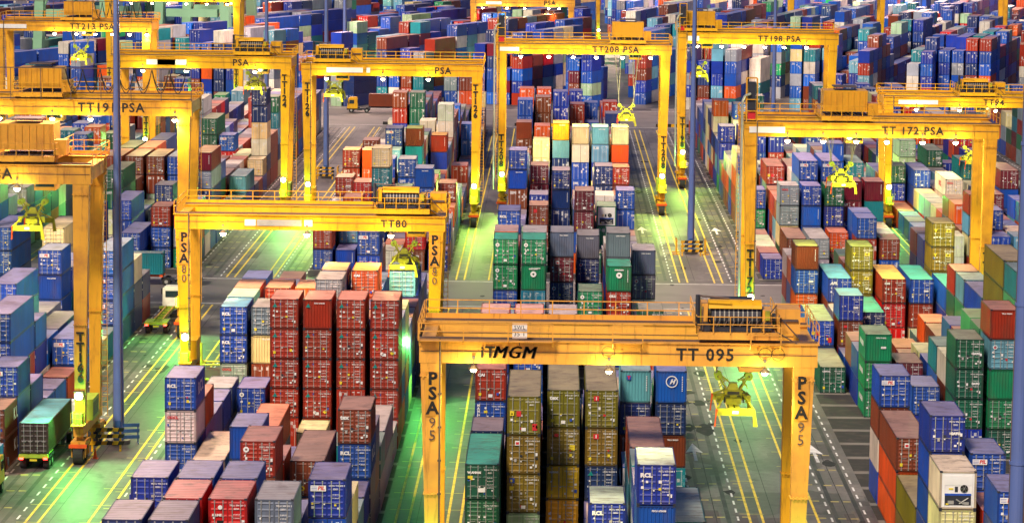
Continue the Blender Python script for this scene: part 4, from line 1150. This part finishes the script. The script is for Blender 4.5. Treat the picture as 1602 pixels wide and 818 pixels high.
        cg=MB().mat('rod'); cg.bar((x0-.25,-.7,3.5),(x0-.25,-.7,zt+2.2),.13,8); cg.tube([(x0-.25,-.7,zt+2.2),(x0,-.7,zt+2.8),(xg+.4,-.5,zt+3)],.13,6); cg.build('cable_guide_pipe',t)
    # spreader on its ropes
    if spread is not None:
        zsp,lab2,hang=spread
        s=empty('container_spreader',((XL+XR)/2+tx_,Y+wb/2,zsp),0,lab2,'spreader','spreaders hanging from the cranes')
        mb=MB().mat('lime'); mb.box(-.35,-3.0,0,-.05,3.0,.35); mb.box(.05,-3,0,.35,3,.35); mb.box(-.5,-1.0,.353,.5,1.0,.75); mb.build('spreader_beam',s)
        for sy in(-1,1):
            mb=MB().mat('lime'); mb.box(-1.2,sy*3.0-.15,-.02,1.2,sy*3.0+.15,.42)
            for k in range(11): mb.box(-1.1+k*.2,sy*3.15-.02,.02,-1.04+k*.2,sy*3.15+.02,.4)
            mb.build('end_beam',s)
            for sx in(-1,1):
                mb=MB().mat('orange' if sx<0 else 'lime'); mb.hexa([(sx*1.22-.05,sy*3-.12,-.75),(sx*1.22+.05+sx*.2,sy*3-.12,-.75),(sx*1.22+.05+sx*.2,sy*3+.12,-.75),(sx*1.22-.05,sy*3+.12,-.75)],[(sx*1.2-.08,sy*3-.16,.4),(sx*1.2+.08,sy*3-.16,.4),(sx*1.2+.08,sy*3+.16,.4),(sx*1.2-.08,sy*3+.16,.4)]); mb.build('flipper',s)
        mb=MB().mat('lime'); mb.box(-.62,-.6,.9,.62,.6,1.2); mb.box(-.22,-.5,.753,.22,.5,.897)
        mb.hexa([(-.4,-.35,1.203),(.4,-.35,1.203),(.4,.35,1.203),(-.4,.35,1.203)],[(-.22,-.3,1.65),(.22,-.3,1.65),(.22,.3,1.65),(-.22,.3,1.65)])
        for sx in(-1,1):
            for sy in(-1,1):
                mb.beam((sx*.45,sy*.35,1.2),(sx*1.0,sy*.5,2.15),.09,.09); mb.beam((sx*.55,sy*.35,1.9),(sx*.95,sy*.5,1.35),.06,.06)
                mb.beam((sx*1.0,sy*.5,2.15),(sx*.3,sy*.3,1.75),.07,.07)
                mb.mat('chassis').bar((sx*1.0,sy*.42,2.12),(sx*1.0,sy*.5,2.12),.27,14); mb.mat('dark').bar((sx*1.0,sy*.41,2.12),(sx*1.0,sy*.51,2.12),.08,8); mb.mat('lime')
            mb.mat('dark').bar((sx*.62,-.62,1.05),(sx*.62,-1.3,.55),.05,5); mb.mat('lime')
            mb.box(sx*.95-.17,-1.0,.45,sx*.95+.17,-.7,.95); mb.beam((sx*.6,-.8,1.0),(sx*1.15,-2.9,.4),.1,.12); mb.beam((sx*.6,.8,1.0),(sx*1.15,2.9,.4),.1,.12)
        mb.mat('dark'); mb.box(-.4,-.63,.95,.4,-.603,1.15); mb.bar((-.3,-.7,.6),(.3,-.7,.6),.1,8); mb.mat('white').box(-.2,-3.18,.1,.2,-3.165,.3)
        mb.build('head_block',s)
        cb_=MB().mat('cable')
        for sx in(-1,1):
            for sy in(-1,1):
                cb_.bar((sx*1.0,sy*.3,2.2),(sx*1.9,sy*1.6,zt-zsp+.2),.035 if Y<300 else .05,3); cb_.bar((sx*1.15,sy*.3,2.2),(sx*.8,sy*1.6,zt-zsp+.2),.03 if Y<300 else .045,3)
        cb_.build('hoist_ropes',s)
        if hang:
            c=Ctn(); rgb=PAL[hang[0]]
            tt=empty('shipping_container',((XL+XR)/2+tx_-1.22,Y+wb/2-3.03,zsp-2.62),0,hang[1],'container','stacked shipping containers')
            for nm_,key,fn,col_ in (('walls',('w',6.06,2.58),lambda:walls_mesh(6.06,2.585,'D'),rgb),('frame',('f',6.06,2.58),lambda:frame_mesh(6.06,2.585,'D'),tuple(v*.8 for v in rgb)),('roof',('r',6.06,2.58),lambda:roof_mesh(6.06,2.585),roofcol(rgb)),('door',('d',2.58,0,5),lambda:door_mesh(2.585,0,0),rgb),('door',('d',2.58,1,5),lambda:door_mesh(2.585,1,0),rgb),('locking_rods',('rods',2.58),lambda:rods_all(2.585),rgb)):
                o_=link(shared(key,fn),nm_,tt); set_color(o_,rgb if nm_!='roof' else col_)
    return t
TS=1.02
crane('095',[('TT 095',.718,1.12),('iT',.172,1.05),('MGM',.235,1.12)],0,-7.6,16.05,194.5,18.05,1.45,8.2,'crane1',.80,('PSA','95'),17.0,'nearest yellow crane, number 095 on its beam, SWL sign above',
      (14.6,'lime yellow spreader with orange flippers hanging low under crane 095',None),lamps=(.137,.477,.868),tsize=1.15,powers=.9)
crane('80',[('TT80',.81,1.0)],0,-34.7,-11.3,284,16.0,1.35,8.2,'crane2',.84,('PSA','80'),15.2,'bright yellow low crane, number 80 at right end of beam',
      (12.2,'yellow spreader gripping a pale blue container under crane 80',('lb','pale blue container hanging from the spreader under crane 80')),lamps=(.18,.49,.80),tsize=1.2,board=((.26,.30,'white'),(.305,.47,'rod'),(.48,.51,'white')),powers=.9)
crane('166',[('PSA',.70,1.25)],0,-63.0,-39.6,251,23.5,1.55,8.2,'crane3',.78,'TT166',10.7,'weathered orange crane at left edge, 166 down its leg, PSA on beam',
      (19.4,'yellow-green spreader close below the beam of crane 166',None),lamps=(.76,),tsize=1.05,fest=False,powers=1.0,house='house')
crane('191',[('TT191 PSA',.665,1.35)],0,-63.0,-39.6,321,23.6,1.6,8.2,'crane',.36,None,12,'yellow crane with looping black cables above beam reading 191',
      (19.9,'small yellow-green spreader under the beam of crane 191',None),lamps=(.2,.42,.58,.93),fest=True,powers=1.0,house='house')
crane('124',[('PSA',.72,1.3)],0,-62.4,-38.7,432,21.5,1.7,8.2,'crane2',.78,'TT124',20.3,'yellow crane with PSA on beam and TT124 down right leg',
      (18.5,'yellow-green spreader with red ends under crane 124',None),lamps=(.18,.42,.80),board=((.2,.42,'white'),(.26,.36,'rod')),tsize=1.15)
crane('126',[('PSA',.78,1.3)],0,-34.7,-11.3,426,21.1,1.6,8.2,'crane2',.17,'TT126',19.6,'yellow crane right of crane 124, TT126 down both legs',
      (18.0,'lime spreader high under left end of crane 126',None),lamps=(.14,.45,.70),board=((.14,.34,'white'),(.36,.38,'white')),tsize=1.15)
crane('208',[('TT208 PSA',.68,1.3)],0,-7.7,15.8,444,23.4,1.35,8.2,'crane2',.75,'TT208',11.1,'bright yellow crane over middle block reading 208',
      (13.6,'yellow spreader hanging on long fan of ropes under crane 208',None),lamps=(.14,.30,.44,.57,.72,.88),board=((.02,.13,'white'),),tsize=1.15,house='box')
crane('198',[('TT198 PSA',.63,1.3)],0,20.4,43.7,483,23.0,1.7,8.2,'crane2',.14,'TT198',10.8,'yellow crane at upper right of middle reading 198',
      (17.6,'lime spreader hanging beside left leg of crane 198',None),lamps=(.12,.27,.41,.54,.66,.80),board=((.06,.13,'white'),),tsize=1.15,house='box',powers=.8)
crane('172',[('TT 172 PSA',.66,1.15)],0,20.7,45.1,316,22.6,1.45,8.2,'crane',.40,'TT172',10.3,'yellow crane over right-hand stacks reading 172',
      (17.3,'lime spreader hanging mid height under crane 172',None),lamps=(.17,.31,.44,.56,.70,.83),board=((.02,.16,'white'),),tsize=1.15,house='house')
crane('94',[('TT94',.61,1.2)],0,47.7,71.1,432,17.2,1.35,8.2,'crane2',.52,None,9,'low yellow crane at right edge reading 94',
      (9.0,'small yellow spreader hanging under crane 94',None),lamps=(.18,.42,.62),board=((.08,.3,'white'),),leglamp=5.6)
crane('213',[('TT213 PSA',.62,1.4)],0,-90.4,-67.0,495,23.2,1.5,8.2,'crane',.52,'TT213',9,'yellow crane at upper left corner reading 213',
      (18.4,'lime spreader under crane 213 beside a bright lamp',None),lamps=(.38,.52,.64,.75,.86,.97),board=((.02,.2,'white'),),fest=True,tsize=1.15,house='house',powers=.8)
crane('200',[('TT200 PS',.70,1.4)],0,-88.5,-63.5,602,23.6,1.5,8.2,'crane2',.85,'TT200',10,'yellow crane behind crane 124, lamps in a row at picture top',
      None,lamps=(.2,.35,.47,.6,.75,.9),tsize=1.15,powers=.8)
crane('far1',[('PSA',.76,1.6)],0,-20.0,3.4,742,17.3,1.7,8.2,'crane3',.3,None,9,'drab crane at top centre with PSA on its beam',
      None,lamps=(.12,.35,.52,.75,.85),board=((.15,.3,'white'),),powers=.8)
for i,(xa,y,ds) in enumerate(((-62,830,'far crane whose yellow legs rise at top, left of centre'),(12,860,'far crane whose legs rise at top right of centre'),(62,800,'far crane whose legs rise above crane 198'),(112,760,'far crane at top right corner'),(-112,760,'far crane behind crane 213 at top left'))):
    crane('far%d'%(i+2),[('PSA',.5,1.4)],0,xa,xa+23.4,y,24,1.6,8.2,'crane' if i%2 else 'crane2',.5,None,9,ds,None,lamps=(.2,.5,.8),powers=.8)
# ---------------------------------------------------------------- quay crane legs at the top left
def sts(x,y,lab):
    t=empty('quay_crane',(x,y,0),math.radians(-10),lab,'crane','pale green quay cranes')
    for dx,ln in((0,2.0),(17,-2.0)):
        for dy in(0,22):
            mb=MB().mat('stsgreen'); mb.hexa([(dx-1.1,dy-1.1,2),(dx+1.1,dy-1.1,2),(dx+1.1,dy+1.1,2),(dx-1.1,dy+1.1,2)],[(dx-.9+ln,dy-.9,46),(dx+.9+ln,dy-.9,46),(dx+.9+ln,dy+.9,46),(dx-.9+ln,dy+.9,46)]); mb.build('leg',t)
            mb=MB().mat('dark'); mb.box(dx-2.4,dy-1,0,dx+2.4,dy+1,1.95); mb.build('bogie',t)
        mb=MB().mat('stsgreen'); mb.box(dx-.6+ln*.2,1.2,9,dx+.6+ln*.2,20.8,10.6); mb.build('sill_beam',t)
    for z in(16,44):
        for dy in(0,22):
            mb=MB().mat('stsgreen'); mb.box(2.4,dy-.8,z,14.6,dy+.8,z+1.8); mb.build('portal_beam',t)
    mb=MB().mat('stsgreen'); mb.beam((1.2,0,18),(15,0,43),.7,.7); mb.beam((1.2,22,18),(15,22,43),.7,.7); mb.build('diagonal_brace',t)
    mb=MB().mat('stsgreen'); mb.box(5,-20,46.2,12,60,48.8); mb.build('boom',t)
sts(-118,690,'pale green quay crane legs at far upper left corner'); sts(-92,700,'pale green quay crane legs behind crane 213')

# ---------------------------------------------------------------- high masts
def mast(x,y,lab,ht=41,light=True):
    t=empty('high_mast_lamp',(x,y,0),0,lab,'light pole','tall blue lighting masts')
    mb=MB().mat('concrete'); mb.bar((0,0,0),(0,0,.35),1.0,20); mb.build('base',t)
    mb=MB().mat('pole'); secs=8
    for i in range(secs):
        z0=.35+(ht-.35)*i/secs; z1=.35+(ht-.35)*(i+1)/secs; r0=.48-.26*i/secs; r1=.48-.26*(i+1)/secs
        mb.bar((0,0,z0),(0,0,z1),r0,20,r1); mb.bar((0,0,z1-.12),(0,0,z1),r1+.03,20)
    mb.build('pole',t)
    mb=MB().mat('steelblue'); mb.box(-.22,-.56,.9,.22,-.4,2.1); mb.build('access_hatch',t)
    mb=MB().mat('rail'); mb.bar((.3,-.42,2),(.13,-.22,ht-1),.035,4); mb.bar((-.46,-.1,2),(-.21,-.05,ht-1),.03,4); mb.build('cable',t)
    hd=MB().mat('pole'); hd.bar((0,0,ht),(0,0,ht+.5),1.1,16); hd=hd.build('lamp_ring',t)
    for k in range(6):
        a=k*math.pi/3; mb=MB().mat('rail'); cx,cy=1.5*math.cos(a),1.5*math.sin(a); mb.box(cx-.3,cy-.3,ht-.1,cx+.3,cy+.3,ht+.35); f=mb.build('luminaire',hd)
    lb=MB().mat('lens')
    for k in range(6):
        a=k*math.pi/3; cx,cy=1.5*math.cos(a),1.5*math.sin(a); lb.box(cx-.22,cy-.22,ht-.15,cx+.22,cy+.22,ht-.103)
    lb.build('lenses',hd)
    if light:
        lamp_light('mast_light',t,(0,1.9,ht-.8),MASTP*(.6 if y<200 else 1),MASTC,1.6,spot=165,blend=.5)
MASTP=60000; MASTC=(1.0,.66,.50)
mast(-37.6,259.5,'blue mast with striped barrier at its foot, left of crane 80')
mast(18.1,398,'blue mast between cranes 208 and 198')
mast(-37.2,492,'slim blue mast between cranes 124 and 126')
mast(18.9,121,'blue mast cut by right edge of the picture',52,True)
mast(-61,640,'distant blue mast at picture top, left one of a pair',44); mast(-48,690,'distant blue mast at picture top, right one of a pair',46)
mast(46,640,'distant blue mast above the beam of crane 198',44,True)
for x_,y_,ds in((-85,850,'added hair thin far light mast at upper left'),(22,900,'added hair thin far light mast above crane 208'),(105,880,'added hair thin far light mast at upper right'),(-20,1120,'added farthest light mast near the top centre'),(110,1150,'added farthest light mast near the top right corner'),(150,1010,'added far light mast at the extreme upper right')):
    MASTP=190000; mast(x_,y_,ds,44)  # extra masts, added to brighten the far yard
MASTP=60000
# ---------------------------------------------------------------- barriers, cone
def barrier(x,y,rz,lab,blue=False):
    t=empty('traffic_barrier',(x,y,0),rz,lab,'barrier','barriers around mast feet')
    if blue: t.scale=(.55,.8,.9)
    for sx in(-1,1):
        mb=MB().mat('steelblue' if blue else 'crane2'); mb.box(sx*1.2-.09,-.06,0,sx*1.2+.09,.06,1.95); mb.box(sx*1.2-.09,-.5,0,sx*1.2+.09,-.064,.12); mb.box(sx*1.2-.09,.064,0,sx*1.2+.09,.5,.12); mb.build('post',t)
    for z in(.5,1.1,1.65):
        mb=MB()
        n=1 if blue else 6
        for i in range(n):
            a=-1.45+2.9*i/n; b=-1.45+2.9*(i+1)/n; mb.mat('steelblue' if blue else ('black' if i%2 else 'crane2')); sh=.0 if blue else .12
            mb.hexa([(a,-.1,z),(b,-.1,z),(b,-.063,z),(a,-.063,z)],[(a+sh,-.1,z+.33),(b+sh,-.1,z+.33),(b+sh,-.063,z+.33),(a+sh,-.063,z+.33)])
        mb.build('rail_board',t)
barrier(-38.2,256.2,.1,'yellow and black striped barrier before the left mast'); barrier(-36.6,259.5,.25,'blue barrier beside the left mast',True)
for i,(dx,dy,rz,ds) in enumerate(((0,-2.2,0,'front'),(-1.9,0,1.57,'left'),(1.9,0,1.57,'right'))):
    barrier(18.1+dx,398+dy,rz,f'striped barrier on {ds} side of mast between cranes 208 and 198')
    barrier(-37.2+dx,492+dy,rz,f'striped barrier on {ds} side of mast between cranes 124 and 126')
co=MB().mat('orange'); co.box(-.25,-.25,0,.25,.25,.05); co.bar((0,0,.05),(0,0,.9),.19,14,.04); co=co.build('traffic_cone',None,(-38.6,252.5,0)); tag(co,'small orange cone on the ground before striped barrier','cone')
# low striped kerbs at the second cross road
for i,(x,y,ln) in enumerate(((-34,598,14),(-8,598.5,8),(20,600,10))):
    mb=MB(); n=int(ln/1.0)
    for k in range(n): mb.mat('crane2' if k%2 else 'black').box(k*1.0,0,0,k*1.0+.99,.3,.6)
    tag(mb.build('kerb_barrier',None,(x,y,0)),('long striped kerb beside the far road, left one','short striped kerb left of crane 208 across far road','striped kerb beside far road left of crane 198')[i],'barrier','striped kerbs by the far road')
# ---------------------------------------------------------------- trucks
def simple_container(parent,x,y,z,rgb,L,rz,lab,mark=None,side=None):
    tt=empty('shipping_container',(x,y,z),rz,lab,'container','containers on trailers'); rfc=roofcol(rgb); h=2.585
    for nm_,key,fn in (('walls',('w',L,2.58),lambda:walls_mesh(L,h,'D')),('frame',('f',L,2.58),lambda:frame_mesh(L,h,'D')),('roof',('r',L,2.58),lambda:roof_mesh(L,h)),('door',('d',2.58,0,5),lambda:door_mesh(h,0,0)),('door',('d',2.58,1,5),lambda:door_mesh(h,1,0)),('locking_rods',('rods',2.58),lambda:rods_all(h))):
        o_=link(shared(key,fn),nm_,tt); set_color(o_,rfc if nm_=='roof' else rgb)
    if side:
        mb=MB().mat('white'); mb.poly([(Wd+.03,L*.55-1.3,.5),(Wd+.03,L*.55+1.3,.5),(Wd+.03,L*.55+1.3,2.2),(Wd+.03,L*.55-1.3,2.2)],[(0,1,2,3)])
        mesh_text_side(mb,'25',1.0,'redmark',Wd+.05,L*.55,1.65,1,align='CENTER',bold=.03); mesh_text_side(mb,'NLK',.6,'redmark',Wd+.05,L*.55,.85,1,align='CENTER',bold=.02); mb.build('side_lettering',tt)
    return tt
def truck(x,y,rz,lab,cabmat,chmat,zc=1.35,lights=True,Lc=12.4):
    """rear of the trailer at the origin, driving towards +Y"""
    t=empty('container_truck',(x,y,0),rz,lab,'truck','yard trucks')
    mb=MB().mat(chmat)
    for sx in(-.5,.38): mb.box(sx,.1,zc-.32,sx+.12,Lc,zc-.02)
    for yy in np.arange(.2,Lc,2.0): mb.box(-.376,yy,zc-.3,.376,yy+.14,zc-.08)
    mb.box(-1.22,.0,zc-.3,1.22,.35,zc-.02); mb.box(-1.22,.38,zc-.05,-.55,2.6,zc-.02); mb.box(.55,.38,zc-.05,1.22,2.6,zc-.02); mb.box(-1.22,Lc-.4,zc-.3,1.22,Lc,zc-.02)
    mb.mat('crane2'); mb.box(-.52,2.7,zc-.016,-.36,Lc-.5,zc+.04); mb.box(.36,2.7,zc-.016,.52,Lc-.5,zc+.04)
    ch=mb.build('trailer_chassis',t)
    for sx in(-1,1):
        for yy in(1.0,2.3):
            w_=MB().mat('tyre'); w_.bar((sx*.72,yy,.5),(sx*1.2,yy,.5),.5,16); w_.mat('rod').bar((sx*1.15,yy,.5),(sx*1.215,yy,.5),.22,10); w_.build('wheel',t)
        for yy in(Lc+.4,Lc+3.6):
            w_=MB().mat('tyre'); w_.bar((sx*.75,yy,.5),(sx*1.18,yy,.5),.5,16); w_.mat('rod').bar((sx*1.15,yy,.5),(sx*1.2,yy,.5),.22,10); w_.build('wheel',t)
        l_=MB().mat('redlens'); l_.box(sx*1.0-.16,-.05,zc-.42,sx*1.0+.16,-.003,zc-.28); l_.build('tail_lamp',t)
    mb=MB().mat('white').box(-.4,-.05,zc-.62,.4,-.02,zc-.45); mb=MB().mat('yellowmark'); mb.box(-.3,-.04,zc-.55,.3,-.01,zc-.38); mb.build('number_plate',t)
    mb=MB().mat('dark'); mb.box(-.55,Lc-.3,.55,.55,Lc+4.6,.85); mb.build('tractor_frame',t)
    mb=MB().mat(cabmat); y0=Lc+2.3
    mb.hexa([(-1.2,y0,.9),(1.2,y0,.9),(1.2,y0+2.2,.9),(-1.2,y0+2.2,.9)],[(-1.15,y0+.05,3.0),(1.15,y0+.05,3.0),(1.15,y0+1.9,3.0),(-1.15,y0+1.9,3.0)]); mb.box(-.9,y0+.2,3.003,.9,y0+1.6,3.2)
    mb.mat('redlens') if False else None
    c=mb.build('cab',t)
    gl=MB().mat('glass'); gl.box(-.85,y0-.02,2.0,.85,y0+.03,2.7); 
    for sx in(-1,1): gl.box(sx*1.19-.03,y0+.7,1.9,sx*1.19+.03,y0+1.7,2.65)
    gl.build('cab_window',c)
    for sx in(-1,1):
        mr=MB().mat('dark'); mr.bar((sx*1.2,y0+1.9,2.7),(sx*1.5,y0+2.0,2.7),.03,4); mr.box(sx*1.52-.06,y0+1.95,2.05,sx*1.52+.06,y0+2.1,2.7); mr.build('mirror',c)
        mg=MB().mat('dark'); mg.box(sx*1.0-.3,.35,1.02,sx*1.0+.3,2.95,1.048); mg.bar((sx*.75,Lc+1.4,.75),(sx*.75,Lc+2.4,.75),.28,10); mg.build('mudguard',t)
    return t
truck(-42.9,247,0,'truck with red tail lamps carrying dark container beside crane 166','cabwhite','chassis')
q_=simple_container(None,-44.12,247.3,1.36,(.03,.02,.016),12.19,0,'dark container with bluish roof on truck beside crane 166')
set_color([c for c in q_.children if c.name.startswith('roof')][0],(.12,.36,.45))
truck(-42.6,322,0,'empty lime trailer behind white cab, left of crane 80','cabwhite','chassis')
truck(-59.2,361.5,-math.pi/2,'trailer carrying teal container along the cross road','cabwhite','orange')
simple_container(None,-59.0,362.72,1.36,PAL['tl'],12.19,-math.pi/2,'teal container with white panel marked 25 on cross road trailer',side=True)
truck(-26.2,628,math.pi/2,'far truck with yellow cab on the second cross road','crane2','dark')
simple_container(None,-26.4,626.8,1.36,PAL['br'],12.19,math.pi/2,'brown container on the far truck with yellow cab')
truck(-45.0,222,0,'yellow truck cut by lower left corner','crane2','chassis')
# ---------------------------------------------------------------- gear rack by the stacks
t=empty('gear_rack',(-33.2,283.5,0),0,'yellow steel rack holding brown frames beside crane 80 foot','rack')
mb=MB().mat('lime')
for x in(0,2.7):
    for y in(0,1.8): mb.bar((x,y,0),(x,y,5.2 if x==0 and y==0 else 3.2),.11,8)
for z in(.3,1.7,3.1): mb.bar((0,0,z),(2.7,0,z),.09,6); mb.bar((0,1.8,z),(2.7,1.8,z),.09,6)
mb.build('rack_frame',t)
mb=MB().mat('rail')
for k in range(5): mb.box(.3,.15+k*.32,.4,2.4,.3+k*.32,2.6)
mb.build('stored_frames',t)
